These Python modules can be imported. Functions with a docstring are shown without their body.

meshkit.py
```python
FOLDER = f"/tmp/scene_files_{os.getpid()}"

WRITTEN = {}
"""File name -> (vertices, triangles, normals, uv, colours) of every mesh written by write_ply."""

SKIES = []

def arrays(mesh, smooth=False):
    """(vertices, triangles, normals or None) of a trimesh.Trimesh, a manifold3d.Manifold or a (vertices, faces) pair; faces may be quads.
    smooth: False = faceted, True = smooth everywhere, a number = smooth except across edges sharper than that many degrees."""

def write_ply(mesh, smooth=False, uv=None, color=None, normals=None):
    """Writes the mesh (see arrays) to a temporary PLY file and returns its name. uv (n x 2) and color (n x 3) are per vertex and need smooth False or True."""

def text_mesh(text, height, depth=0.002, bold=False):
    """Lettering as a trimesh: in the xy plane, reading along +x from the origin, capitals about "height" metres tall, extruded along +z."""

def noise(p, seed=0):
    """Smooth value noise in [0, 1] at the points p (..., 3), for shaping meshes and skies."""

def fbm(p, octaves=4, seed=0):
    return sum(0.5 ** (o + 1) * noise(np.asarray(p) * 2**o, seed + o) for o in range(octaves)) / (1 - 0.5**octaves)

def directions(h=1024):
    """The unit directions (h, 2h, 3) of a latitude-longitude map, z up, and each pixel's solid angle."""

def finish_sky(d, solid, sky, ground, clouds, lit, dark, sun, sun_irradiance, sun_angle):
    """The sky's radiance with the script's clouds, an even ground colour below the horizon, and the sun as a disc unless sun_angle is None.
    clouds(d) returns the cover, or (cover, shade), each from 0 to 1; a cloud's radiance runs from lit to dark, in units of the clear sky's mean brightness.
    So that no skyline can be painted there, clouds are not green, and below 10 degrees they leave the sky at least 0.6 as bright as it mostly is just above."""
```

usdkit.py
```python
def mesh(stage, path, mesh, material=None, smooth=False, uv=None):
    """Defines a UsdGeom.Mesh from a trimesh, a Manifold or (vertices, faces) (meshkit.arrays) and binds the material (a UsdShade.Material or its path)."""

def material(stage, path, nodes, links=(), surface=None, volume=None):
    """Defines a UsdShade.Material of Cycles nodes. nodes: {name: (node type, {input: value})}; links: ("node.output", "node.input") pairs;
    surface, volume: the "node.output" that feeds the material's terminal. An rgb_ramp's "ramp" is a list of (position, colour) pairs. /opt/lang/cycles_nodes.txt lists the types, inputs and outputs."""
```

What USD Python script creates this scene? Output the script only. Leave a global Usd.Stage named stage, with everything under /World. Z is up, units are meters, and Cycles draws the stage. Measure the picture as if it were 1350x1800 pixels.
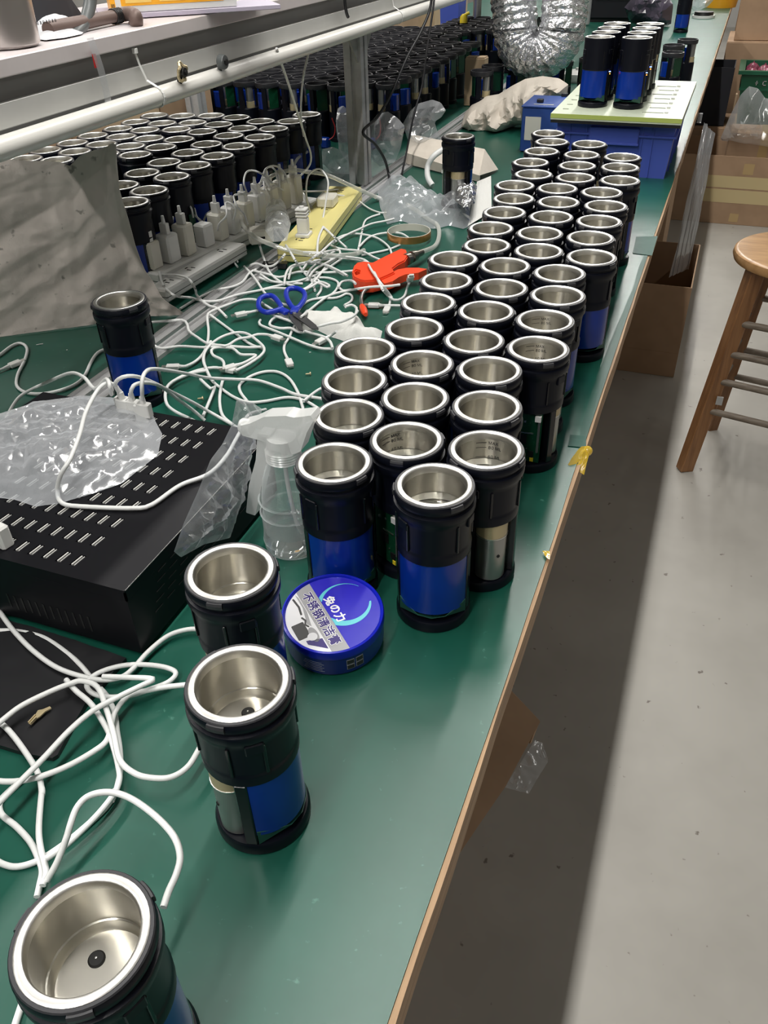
import math, random
import numpy as np
import trimesh, shapely
from shapely.geometry import Polygon, Point, LineString, box as sbox
from scipy.spatial import Delaunay
from pxr import Usd, UsdGeom, UsdLux, UsdShade, Sdf, Gf
import usdkit, meshkit

# ------------------------------------------------------------------ camera, light, exposure
stage = Usd.Stage.CreateInMemory()
UsdGeom.SetStageUpAxis(stage, UsdGeom.Tokens.z)
UsdGeom.SetStageMetersPerUnit(stage, 1.0)
UsdGeom.Xform.Define(stage, '/World')
CM = np.array([[0.93485148, 0.35400303, -0.02710301], [-0.19189952, 0.56804169, 0.80031445], [-0.29870938, 0.74297409, -0.59896762]])
CF, CC = 1420.68, np.array([0.07675, 0.0, 1.26757])
EXPOSURE = 0.96
cam = UsdGeom.Camera.Define(stage, '/World/Camera')
cam.CreateHorizontalApertureAttr(36.0)
cam.CreateVerticalApertureAttr(48.0)
cam.CreateFocalLengthAttr(CF / 1350 * 36.0)
cam.CreateClippingRangeAttr(Gf.Vec2f(0.02, 60))
cam.CreateExposureAttr(EXPOSURE)
_m = np.eye(4); _m[0, :3] = CM[0]; _m[1, :3] = CM[1]; _m[2, :3] = -CM[2]; _m[3, :3] = CC
cam.AddTransformOp().Set(Gf.Matrix4d(*_m.ravel().tolist()))
# batten lamps under the ceiling: rows along the bench, (x, z, radiance); last row added to brighten the area under the shelf
LAMP_ROWS = [(-0.28, 2.52, 50.0), (2.1, 2.75, 12.5), (-1.80, 2.52, 40.0)]
LAMP_Y = [-2.1 + 1.45 * i for i in range(9)]
LAMP_LEN, LAMP_W = 1.2, 0.055
LAMP_COLOR = (1.0, 0.975, 0.93)
T = 0.75            # bench top height


def at(px, py, z):
    d = np.array([(px - 675) / CF, -(py - 900) / CF, 1.0]) @ CM
    return CC + d * (z - CC[2]) / d[2]


def on_y(px, py, y):
    d = np.array([(px - 675) / CF, -(py - 900) / CF, 1.0]) @ CM
    return CC + d * (y - CC[1]) / d[1]


def on_x(px, py, x):
    d = np.array([(px - 675) / CF, -(py - 900) / CF, 1.0]) @ CM
    return CC + d * (x - CC[0]) / d[0]


# ------------------------------------------------------------------ helpers: prims
_used = {}


def fresh(parent, name):
    k = f'{parent}/{name}'
    n = _used.get(k, 0)
    _used[k] = n + 1
    return k if n == 0 else f'{k}_{n:03d}'


def setd(prim, label=None, cat=None, group=None, kind=None):
    for k, v in (('label', label), ('category', cat), ('group', group), ('kind', kind)):
        if v:
            prim.SetCustomDataByKey(k, v)
    return prim


def thing(name, label, cat, loc=(0, 0, 0), rz=0.0, group=None, kind=None):
    x = UsdGeom.Xform.Define(stage, fresh('/World', name))
    x.AddTranslateOp().Set(Gf.Vec3d(*map(float, loc)))
    x.AddRotateZOp().Set(float(rz))
    return setd(x.GetPrim(), label, cat, group, kind)


def part(parent, name, mesh, mat, smooth=35, label=None, kind=None):
    p = fresh(str(parent.GetPath()), name)
    return setd(usdkit.mesh(stage, p, mesh, mat, smooth=smooth).GetPrim(), label, None, None, kind)


def solo(name, mesh, mat, label, cat, smooth=35, group=None, kind=None):
    return setd(usdkit.mesh(stage, fresh('/World', name), mesh, mat, smooth=smooth).GetPrim(), label, cat, group, kind)


def struct(name, mesh, mat, smooth=False, parent=None):
    if parent is not None:
        return part(parent, name, mesh, mat, smooth)
    return setd(usdkit.mesh(stage, fresh('/World', name), mesh, mat, smooth=smooth).GetPrim(), None, None, None, 'structure')


def copy_of(proto, loc, rz, label, group=None):
    cd = proto.GetCustomData()
    r = thing(proto.GetName().rstrip('0123456789').rstrip('_'), label, cd['category'], loc, rz, group or cd.get('group'))
    r.GetReferences().AddInternalReference(proto.GetPath())
    r.SetInstanceable(True)
    return r


# ------------------------------------------------------------------ helpers: meshes
def cat(*ms):
    return trimesh.util.concatenate([trimesh.Trimesh(*m, process=False) if isinstance(m, tuple) else m for m in ms])


def bx(x0, x1, y0, y1, z0, z1, c=0.0):
    """box, with chamfered edges of size c"""
    x0, x1, y0, y1, z0, z1 = min(x0, x1), max(x0, x1), min(y0, y1), max(y0, y1), min(z0, z1), max(z0, z1)
    if c <= 0:
        m = trimesh.creation.box((x1 - x0, y1 - y0, z1 - z0))
        m.apply_translation(((x0 + x1) / 2, (y0 + y1) / 2, (z0 + z1) / 2))
        return m
    pts = []
    for sx in (0, 1):
        for sy in (0, 1):
            for sz in (0, 1):
                X, Y, Z = (x0, x1)[sx], (y0, y1)[sy], (z0, z1)[sz]
                a, b, d = (c, -c)[sx], (c, -c)[sy], (c, -c)[sz]
                pts += [(X, Y + b, Z + d), (X + a, Y, Z + d), (X + a, Y + b, Z)]
    return trimesh.convex.convex_hull(np.array(pts))


def rot(m, axis, deg, point=(0, 0, 0)):
    m = m.copy()
    m.apply_transform(trimesh.transformations.rotation_matrix(math.radians(deg), axis, point))
    return m


def mv(m, x=0, y=0, z=0):
    m = m.copy()
    m.apply_translation((x, y, z))
    return m


def place(m, loc, rz=0):
    return mv(rot(m, (0, 0, 1), rz), *loc)


def lathe(prof, n=48, a0=0.0, a1=360.0, close=False):
    """revolve (r, z) pairs about z. A full turn, or a sector with end caps (prof closed)."""
    prof = np.array(prof, float)
    full = abs(a1 - a0) >= 359.9
    k = len(prof)
    ang = np.radians(np.linspace(a0, a1, n, endpoint=not full))
    v = np.stack([np.outer(np.cos(ang), prof[:, 0]), np.outer(np.sin(ang), prof[:, 0]), np.tile(prof[:, 1], (n, 1))], -1).reshape(-1, 3)
    f = []
    m = n if full else n - 1
    kk = k if close else k - 1
    for i in range(m):
        j = (i + 1) % n
        for q in range(kk):
            q2 = (q + 1) % k
            a, b, c, d = i * k + q, j * k + q, j * k + q2, i * k + q2
            f += [(a, b, c), (a, c, d)]
    if not full and close:
        P = Polygon(prof)
        tv, tf = trimesh.creation.triangulate_polygon(P, engine='earcut')
        for i, flip in ((0, False), (n - 1, True)):
            base = len(v)
            ca, sa = math.cos(ang[i]), math.sin(ang[i])
            v = np.vstack([v, np.stack([tv[:, 0] * ca, tv[:, 0] * sa, tv[:, 1]], -1)])
            for t in tf:
                t = t + base
                f.append(tuple(t[::-1]) if flip else tuple(t))
    mesh = trimesh.Trimesh(v, np.array(f), process=False)
    mesh.merge_vertices()
    mesh.update_faces(mesh.nondegenerate_faces())
    return mesh


def spline(pts, step=0.006, closed=False):
    p = np.array(pts, float)
    if len(p) < 3:
        return p
    if closed:
        p = np.vstack([p[-1], p, p[0], p[1]])
    else:
        p = np.vstack([2 * p[0] - p[1], p, 2 * p[-1] - p[-2]])
    out = []
    for i in range(1, len(p) - 2):
        a, b, c, d = p[i - 1:i + 3]
        n = max(2, min(24, int(np.linalg.norm(c - b) / step) + 1))
        t = np.linspace(0, 1, n, endpoint=False)[:, None]
        out.append(0.5 * (2 * b + (c - a) * t + (2 * a - 5 * b + 4 * c - d) * t ** 2 + (3 * b - a - 3 * c + d) * t ** 3))
    if not closed:
        out.append(p[-2:-1])
    return np.vstack(out)


def tube(pts, r, sides=8, closed=False, caps=True):
    """sweep a circle (r: a number or one per point) along points"""
    p = np.array(pts, float)
    n = len(p)
    t = np.roll(p, -1, 0) - np.roll(p, 1, 0) if closed else np.gradient(p, axis=0)
    t /= np.maximum(np.linalg.norm(t, axis=1, keepdims=True), 1e-9)
    u = np.cross(t[0], (0, 0, 1.0) if abs(t[0][2]) < 0.9 else (1.0, 0, 0))
    u /= np.linalg.norm(u)
    fr = []
    for i in range(n):
        u = u - t[i] * np.dot(u, t[i])
        u /= max(np.linalg.norm(u), 1e-9)
        fr.append((u, np.cross(t[i], u)))
    U, W = np.array([a for a, _ in fr]), np.array([b for _, b in fr])
    r = np.broadcast_to(np.asarray(r, float), (n,))
    a = np.linspace(0, 2 * np.pi, sides, endpoint=False)
    v = (p[:, None] + r[:, None, None] * (U[:, None] * np.cos(a)[None, :, None] + W[:, None] * np.sin(a)[None, :, None])).reshape(-1, 3)
    f = []
    for i in range(n if closed else n - 1):
        j = (i + 1) % n
        for k in range(sides):
            k2 = (k + 1) % sides
            f += [(i * sides + k, i * sides + k2, j * sides + k2), (i * sides + k, j * sides + k2, j * sides + k)]
    if caps and not closed:
        v = np.vstack([v, p[0], p[-1]])
        c0, c1 = len(v) - 2, len(v) - 1
        for k in range(sides):
            k2 = (k + 1) % sides
            f += [(c0, k2, k), (c1, (n - 1) * sides + k, (n - 1) * sides + k2)]
    return trimesh.Trimesh(v, np.array(f), process=False)


def rod(a, b, r, sides=12):
    return tube(np.linspace(a, b, 2), r, sides)


def bar(a, b, w, h, up=(0, 0, 1), c=0.0):
    """rectangular bar from a to b, w across, h along up"""
    a, b = np.array(a, float), np.array(b, float)
    L = np.linalg.norm(b - a)
    t = (b - a) / L
    s = np.cross(np.array(up, float), t); s /= np.linalg.norm(s)
    u = np.cross(t, s)
    m = bx(-w / 2, w / 2, 0, L, -h / 2, h / 2, c)
    M4 = np.eye(4); M4[:3, 0] = -s; M4[:3, 1] = t; M4[:3, 2] = u; M4[:3, 3] = a
    if np.linalg.det(M4[:3, :3]) < 0:
        M4[:3, 0] = s
    m.apply_transform(M4)
    return m


def prism(poly, h, z=0.0):
    p = poly if hasattr(poly, 'geom_type') else Polygon(poly)
    gs = getattr(p, 'geoms', [p])
    return mv(cat(*[trimesh.creation.extrude_polygon(g, h, engine='earcut') for g in gs]), 0, 0, z)


def fold(p, seed=0, octaves=3):
    """creases: sharp ridges of 0..1"""
    s, w = 0, 0
    for o in range(octaves):
        s = s + 0.55 ** o * (1 - np.abs(2 * meshkit.noise(np.asarray(p) * 1.9 ** o + 7.3 * o, seed + o) - 1))
        w += 0.55 ** o
    return s / w


def crinkle(p, seed=0, k=5, octaves=2):
    """straight sharp creases between flat facets, about 0..1"""
    r = np.random.default_rng(seed + 77)
    s, w = 0, 0
    for o in range(octaves):
        best = None
        for i in range(k):
            a = r.uniform(0, np.pi)
            d = np.array([np.cos(a), np.sin(a)]) * r.uniform(.5, 1.1) * 1.9 ** o
            ph = np.asarray(p)[:, :2] @ d + r.uniform(0, 9) + 1.1 * meshkit.noise(np.column_stack([np.asarray(p)[:, :2] * .35 * 1.6 ** o, np.full(len(p), i * 3.3)]), seed + i)
            t = 1 - np.abs(2 * (ph - np.floor(ph)) - 1)
            best = t if best is None else (np.maximum(best, t) if i % 2 else np.minimum(best, t))
        s = s + .45 ** o * best
        w += .45 ** o
    return s / w


def scatter_in(poly, step, rng):
    x0, y0, x1, y1 = poly.bounds
    X, Y = np.meshgrid(np.arange(x0, x1, step), np.arange(y0, y1, step))
    p = np.stack([X.ravel(), Y.ravel()], 1) + rng.uniform(-.35, .35, (X.size, 2)) * step
    inside = shapely.contains_xy(poly.buffer(-step * .4), p[:, 0], p[:, 1])
    ring = poly.exterior
    n = max(12, int(ring.length / step))
    b = np.array([ring.interpolate(i / n, normalized=True).coords[0] for i in range(n)])
    return np.vstack([b, p[inside]]), n


def pillow(outline, z0, h, step=0.006, crease=0.5, fs=40.0, seed=0, floor_gap=0.0, wavy=0.0):
    """a crumpled film bag lying on a surface: outline in the plane, height h over z0, upper and lower skin"""
    rng = np.random.default_rng(seed)
    poly = Polygon(outline).buffer(0.004).buffer(-0.004)
    if poly.geom_type != 'Polygon':
        poly = max(poly.geoms, key=lambda g: g.area)
    pts, nb = scatter_in(poly, step, rng)
    tri = Delaunay(pts).simplices
    c = pts[tri].mean(1)
    tri = tri[shapely.contains_xy(poly, c[:, 0], c[:, 1])]
    a, b, cc = pts[tri[:, 0]], pts[tri[:, 1]], pts[tri[:, 2]]
    fl = ((b[:, 0] - a[:, 0]) * (cc[:, 1] - a[:, 1]) - (b[:, 1] - a[:, 1]) * (cc[:, 0] - a[:, 0])) < 0
    tri[fl] = tri[fl][:, ::-1]
    d = shapely.distance(poly.exterior, shapely.points(pts))
    d = d / max(d.max(), 1e-9)
    dome = 1 - (1 - np.clip(d * 1.25, 0, 1)) ** 2.2
    q = np.column_stack([pts * fs, np.zeros(len(pts))])
    warp = np.column_stack([meshkit.noise(q * .5 + 3, seed), meshkit.noise(q * .5 + 31, seed + 5), 0 * d]) * 2.5
    f1 = fold(q * .38 + warp * .8, seed, 2) - .6
    f2 = fold(q * 1.1 + warp * 1.5, seed + 9, 2) - .6
    c1 = crinkle(q * .75, seed, 5, 3) - .5
    zt = z0 + floor_gap + h * (dome * (0.72 + crease * (.8 * f1 + .12 * f2 + .75 * c1)) + 0.02)
    zb = z0 + floor_gap + h * 0.05 * dome * (1 + f2)
    zt = np.maximum(zt, zb + 0.0008)
    zt[:nb] = zb[:nb] = z0 + floor_gap + 0.0006 + wavy * np.abs(f1[:nb])
    n = len(pts)
    v = np.vstack([np.column_stack([pts, zt]), np.column_stack([pts, zb])])
    f = np.vstack([tri, tri[:, ::-1] + n])
    return trimesh.Trimesh(v, f, process=False)


def sheet(fn, nu, nv, thick=0.0):
    """grid surface fn(u, v) -> points, with an optional second skin at distance thick"""
    U, V = np.meshgrid(np.linspace(0, 1, nu), np.linspace(0, 1, nv))
    P = fn(U, V)
    v = P.reshape(-1, 3)
    i = np.arange(nu * nv).reshape(nv, nu)
    a, b, c, d = i[:-1, :-1].ravel(), i[:-1, 1:].ravel(), i[1:, 1:].ravel(), i[1:, :-1].ravel()
    f = np.vstack([np.stack([a, b, c], 1), np.stack([a, c, d], 1)])
    m = trimesh.Trimesh(v, f, process=False)
    if thick > 0:
        n = m.vertex_normals
        v2 = np.vstack([v, v - n * thick])
        ring = np.concatenate([i[0, :], i[1:, -1], i[-1, -2::-1], i[-2:0:-1, 0]])
        r2 = np.roll(ring, -1)
        k = len(v)
        side = np.vstack([np.stack([ring, ring + k, r2], 1), np.stack([r2, ring + k, r2 + k], 1)])
        m = trimesh.Trimesh(v2, np.vstack([f, f[:, ::-1] + k, side]), process=False)
    return m


def wrap_flat(m, R, z0=0.0, ang=0.0, inward=False):
    """bend a flat mesh (x along, y up, z out) on to a cylinder of radius R"""
    v = np.array(m.vertices)
    if inward:
        a = math.radians(ang) - v[:, 0] / R
        r = R - v[:, 2]
    else:
        a = math.radians(ang) + v[:, 0] / R
        r = R + v[:, 2]
    w = np.stack([r * np.cos(a), r * np.sin(a), z0 + v[:, 1]], -1)
    f = m.faces
    return trimesh.Trimesh(w, f, process=False)


# ------------------------------------------------------------------ materials
LOOKS = '/World/Looks'
UsdGeom.Scope.Define(stage, LOOKS)


def pm(name, color, rough=.5, metal=0.0, noise=None, bump=None, spots=None, **kw):
    """principled material. noise=(scale, other colour, contrast lo, hi, stretch); bump=(scale, strength, distance, stretch)"""
    n = {'p': ('principled_bsdf', {'base_color': color, 'roughness': rough, 'metallic': metal, **kw})}
    l = []
    if noise or bump or spots:
        n['tc'] = ('texture_coordinate', {})
    if noise:
        sc, c2, lo, hi = noise[:4]
        st = noise[4] if len(noise) > 4 else (1, 1, 1)
        n['mp'] = ('mapping', {'scale': st})
        n['nz'] = ('noise_texture', {'scale': sc, 'detail': 5.0, 'roughness': .6})
        n['rr'] = ('rgb_ramp', {'ramp': [(0, color), (lo, color), (hi, c2), (1, c2)]})
        l += [('tc.object', 'mp.vector'), ('mp.vector', 'nz.vector'), ('nz.fac', 'rr.fac')]
        last = 'rr.color'
        if spots:
            n['sz'] = ('noise_texture', {'scale': spots[0], 'detail': 3.0})
            n['sr'] = ('rgb_ramp', {'ramp': [(0, (0, 0, 0)), (spots[2], (0, 0, 0)), (spots[3], (1, 1, 1)), (1, (1, 1, 1))]})
            n['sx'] = ('mix_color', {'blend_type': 'mix', 'b': spots[1]})
            l += [('tc.object', 'sz.vector'), ('sz.fac', 'sr.fac'), ('sr.color', 'sx.fac'), (last, 'sx.a')]
            last = 'sx.result'
        l.append((last, 'p.base_color'))
    if bump:
        sc, s, d = bump[:3]
        n['bm'] = ('mapping', {'scale': bump[3] if len(bump) > 3 else (1, 1, 1)})
        n['bn'] = ('noise_texture', {'scale': sc, 'detail': 4.0})
        n['bb'] = ('bump', {'strength': s, 'distance': d})
        l += [('tc.object', 'bm.vector'), ('bm.vector', 'bn.vector'), ('bn.fac', 'bb.height'), ('bb.normal', 'p.normal')]
    return usdkit.material(stage, f'{LOOKS}/{name}', n, l, surface='p.BSDF')


def film(name, color, lo, hi, rough=.12, white=.75, gloss=.55):
    """clear plastic film: see-through face on, milky and shiny at the folds; the same from both sides"""
    n = {'tr': ('transparent_bsdf', {'color': (.97, .98, .99)}),
         'p': ('diffuse_bsdf', {'color': color}),
         'tl': ('translucent_bsdf', {'color': color}),
         'lw': ('layer_weight', {'blend': .35}),
         'mr': ('map_range', {'from_min': 0.0, 'from_max': 1.0, 'to_min': lo, 'to_max': hi, 'clamp': True}),
         'g': ('glossy_bsdf', {'color': (1, 1, 1), 'roughness': rough}),
         'ms': ('mix_closure', {'fac': 1 - white}),
         'pw': ('math', {'math_type': 'power', 'value2': 2.5}),
         'mg2': ('map_range', {'from_min': 0.0, 'from_max': 1.0, 'to_min': .09, 'to_max': gloss, 'clamp': True}),
         'mg': ('mix_closure', {}),
         'mx': ('mix_closure', {})}
    l = [('lw.facing', 'mr.value'), ('mr.result', 'mx.fac'), ('tr.BSDF', 'mx.closure1'), ('p.BSDF', 'ms.closure1'), ('tl.BSDF', 'ms.closure2'), ('ms.closure', 'mx.closure2'),
         ('lw.facing', 'pw.value1'), ('pw.value', 'mg2.value'), ('mg2.result', 'mg.fac'), ('mx.closure', 'mg.closure1'), ('g.BSDF', 'mg.closure2')]
    return usdkit.material(stage, f'{LOOKS}/{name}', n, l, surface='mg.closure')


MAT = {}
MAT['floor'] = pm('floor_paint', (.40, .385, .35), .42, noise=(1.6, (.33, .315, .285), .42, .62), spots=(42, (.16, .14, .12), .70, .74), bump=(9, .12, .004))
MAT['wall'] = pm('wall_paint', (.48, .47, .45), .8, noise=(2, (.43, .42, .40), .4, .6))
MAT['ceiling'] = pm('ceiling_paint', (.38, .38, .375), .85)
MAT['lamp_body'] = pm('lamp_body', (.8, .8, .8), .4)
MAT['green'] = pm('green_laminate', (.005, .072, .048), .35, noise=(7, (.008, .088, .060), .4, .65), spots=(130, (.045, .16, .12), .70, .78), bump=(60, .05, .002), specular_ior_level=.52)
MAT['edge_wood'] = pm('edge_wood', (.42, .27, .15), .6, noise=(18, (.30, .18, .095), .4, .65, (6, .5, 6)), bump=(70, .3, .002, (1, .2, 1)))
MAT['edge_green'] = pm('edge_green', (.012, .07, .05), .5)
MAT['alu'] = pm('aluminium', (.52, .52, .53), .38, .4, noise=(30, (.44, .44, .44), .4, .6, (1, .05, 1)))
MAT['alu_dark'] = pm('aluminium_slot', (.16, .16, .16), .5, .6)
MAT['beam'] = pm('beam_paint', (.56, .56, .54), .45, .15, noise=(6, (.50, .50, .48), .4, .65))
MAT['board_white'] = pm('shelf_laminate', (.66, .61, .61), .35, noise=(12, (.60, .55, .55), .4, .7))
MAT['tube_white'] = pm('white_tube', (.70, .69, .65), .3, noise=(9, (.64, .62, .58), .4, .7, (1, .2, 1)))
MAT['black'] = pm('black_plastic', (.0036, .0044, .0088), .36, bump=(400, .05, .0005), specular_ior_level=.24)
MAT['rimblack'] = pm('black_rim', (.024, .024, .028), .42)
MAT['black_gloss'] = pm('black_gloss', (.005, .005, .007), .16)
MAT['black_metal'] = pm('black_powder_coat', (.006, .006, .008), .42, bump=(900, .10, .0003), specular_ior_level=.18)
MAT['slot_dark'] = pm('slot_dark', (.002, .002, .002), .6)
MAT['blue'] = pm('blue_wrap', (.0025, .030, .27), .2, noise=(30, (.002, .025, .23), .4, .7))
MAT['pcb'] = pm('pcb_green', (.004, .05, .022), .3, noise=(420, (.02, .12, .06), .62, .66))
MAT['chip'] = pm('chip_black', (.01, .01, .01), .4)
MAT['white'] = pm('white_plastic', (.72, .72, .70), .35)
MAT['cable'] = pm('cable_white', (.74, .75, .74), .42)
MAT['ivory'] = pm('ivory_plastic', (.68, .66, .58), .38)
MAT['cream'] = pm('cream_yellow', (.74, .66, .26), .4)
MAT['brass'] = pm('brass_tan', (.52, .43, .26), .35, .35)
MAT['copper'] = pm('copper_foil', (.72, .33, .12), .3, .9)
MAT['steel_grey'] = pm('steel_can', (.36, .36, .35), .3, .8)
MAT['steel_cup'] = pm('mug_steel', (.62, .58, .56), .3, .95, bump=(60, .1, .002, (1, 1, .03)))
MAT['orange'] = pm('orange_plastic', (.86, .075, .022), .35)
MAT['blue_handle'] = pm('blue_handle', (.012, .035, .42), .35)
MAT['blade'] = pm('blade_steel', (.10, .10, .105), .4, .6)
MAT['gloss_gun'] = pm('gun_metal', (.30, .28, .24), .3, .9)
MAT['cotton'] = pm('cotton', (.70, .70, .67), .9, bump=(700, .4, .001))
MAT['cloth'] = pm('cream_cloth', (.66, .60, .52), .75, noise=(18, (.58, .52, .45), .4, .7), bump=(60, .3, .004))
MAT['paper'] = pm('grey_paper', (.68, .61, .56), .7, noise=(9, (.62, .555, .51), .42, .66), bump=(120, .35, .002), spots=(60, (.33, .30, .27), .66, .72))
MAT['cardboard'] = pm('cardboard', (.40, .265, .165), .8, noise=(5, (.33, .215, .13), .4, .65), bump=(110, .15, .001, (1, 1, .15)))
MAT['cardboard_light'] = pm('cardboard_light', (.50, .365, .23), .8, noise=(5, (.43, .31, .195), .4, .65))
MAT['packing_tape'] = pm('packing_tape', (.46, .32, .15), .22)
MAT['packing_tape_pale'] = pm('packing_tape_pale', (.56, .45, .24), .25)
MAT['wood'] = pm('stool_wood', (.27, .130, .052), .38, noise=(11, (.17, .075, .028), .40, .66, (7, 7, .5)), bump=(50, .15, .002, (4, 4, .4)))
MAT['wood_seat'] = pm('seat_wood', (.44, .255, .11), .35, noise=(9, (.31, .165, .065), .42, .66, (1, 6, 6)))
MAT['wood_grey'] = pm('rung_wood', (.20, .165, .125), .55, noise=(30, (.13, .10, .075), .4, .65, (.4, 4, 4)))
MAT['crate_blue'] = pm('crate_blue', (.060, .095, .43), .38, noise=(8, (.052, .084, .39), .4, .7))
MAT['box_blue'] = pm('box_blue', (.020, .062, .26), .4)
MAT['crate_green'] = pm('crate_green', (.006, .085, .042), .4)
MAT['board_green'] = pm('fibre_board', (.50, .55, .43), .4, noise=(60, (.43, .49, .37), .5, .7))
MAT['board_edge'] = pm('fibre_board_edge', (.42, .50, .12), .4)
MAT['tin_blue'] = pm('tin_blue', (.006, .014, .46), .25)
MAT['tin_side'] = pm('tin_side', (.006, .022, .20), .3)
MAT['tin_label'] = pm('tin_label', (.028, .022, .46), .25)
MAT['tin_grey'] = pm('tin_label_grey', (.34, .34, .35), .3)
MAT['tin_white'] = pm('tin_label_white', (.78, .78, .80), .3)
MAT['tin_violet'] = pm('tin_label_violet', (.035, .02, .16), .3)
MAT['tin_cyan'] = pm('tin_label_cyan', (.12, .55, .62), .3)
MAT['ink'] = pm('ink_dark', (.03, .03, .03), .5)
MAT['ink_grey'] = pm('ink_grey', (.30, .32, .36), .5)
MAT['yellow_box'] = pm('yellow_box', (.90, .42, .03), .35)
MAT['pale_yellow'] = pm('pale_yellow_print', (.90, .62, .18), .35)
MAT['red'] = pm('red_plastic', (.5, .02, .02), .4)
MAT['rust'] = pm('brown_handle', (.16, .11, .095), .5, .2, bump=(60, .2, .003))
MAT['hose_grey'] = pm('hose_grey', (.10, .11, .11), .4)
MAT['white_bag'] = pm('white_bag', (.72, .73, .76), .35, bump=(45, .35, .004))
MAT['dark_cloth'] = pm('dark_cloth', (.008, .009, .014), .8)
MAT['rubber'] = pm('rubber_black', (.011, .011, .013), .42, bump=(30, .12, .003))
MAT['onion'] = pm('purple_ball', (.22, .05, .085), .3, noise=(20, (.14, .025, .05), .4, .7))
MAT['yellow'] = pm('yellow_plastic', (.80, .62, .03), .4)
MAT['silver_paint'] = pm('silver_label', (.55, .55, .55), .3, .5)
MAT['pinkish'] = pm('lilac_sheet', (.46, .42, .52), .4)
MAT['plaster'] = pm('grey_plate', (.34, .34, .33), .5)


def steel(name, color, rough, aniso=0.0):
    """steel; with aniso the grain runs round the z axis, so highlights stretch up and down the wall"""
    n = {'p': ('principled_bsdf', {'base_color': color, 'metallic': 1.0, 'roughness': rough, 'anisotropic': aniso})}
    l = []
    if aniso:
        n['t'] = ('vector_math', {'math_type': 'add', 'vector1': (0, 0, 1), 'vector2': (0, 0, 0)})
        l.append(('t.vector', 'p.tangent'))
    return usdkit.material(stage, f'{LOOKS}/{name}', n, l, surface='p.BSDF')


MAT['liner'] = steel('brushed_steel', (.51, .49, .435), .30, .95)
MAT['cup_floor'] = steel('cup_floor_steel', (.66, .64, .58), .30)
MAT['rim'] = steel('satin_steel', (.68, .67, .64), .36)
MAT['foil'] = pm('foil_duct', (.74, .75, .77), .16, .9, bump=(55, .9, .012))


def glassy(name, color, rough=.02, ior=1.45, tint=1.0):
    return usdkit.material(stage, f'{LOOKS}/{name}', {'p': ('principled_bsdf', {'base_color': color, 'roughness': rough, 'ior': ior, 'transmission_weight': tint})}, surface='p.BSDF')


MAT['water'] = glassy('water', (.98, .99, .99), .0, 1.33)
MAT['pet'] = film('clear_pet', (.85, .90, .90), .06, .75, .05)
MAT['hose_clear'] = film('clear_hose', (.80, .80, .74), .25, .85, .1)
MAT['frost'] = film('frosted_plastic', (.80, .81, .80), .62, .95, .28, .6)
MAT['film'] = film('clear_film', (.80, .82, .86), .10, .62, .14)
MAT['film_thin'] = film('thin_film', (.82, .84, .86), .05, .5, .10, .75, .7)
MAT['film_yellow'] = film('yellow_film', (.85, .60, .05), .55, .95, .12)
MAT['film_grey'] = film('grey_film', (.62, .64, .66), .12, .6, .16)


def emit(name, color, s):
    return usdkit.material(stage, f'{LOOKS}/{name}', {'e': ('emission', {'color': color, 'strength': s})}, surface='e.emission')


MAT['led_blue'] = emit('led_blue', (.05, .12, 1.0), 12.0)
MAT['led_red'] = emit('led_red', (1.0, .08, .01), 12.0)
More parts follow.
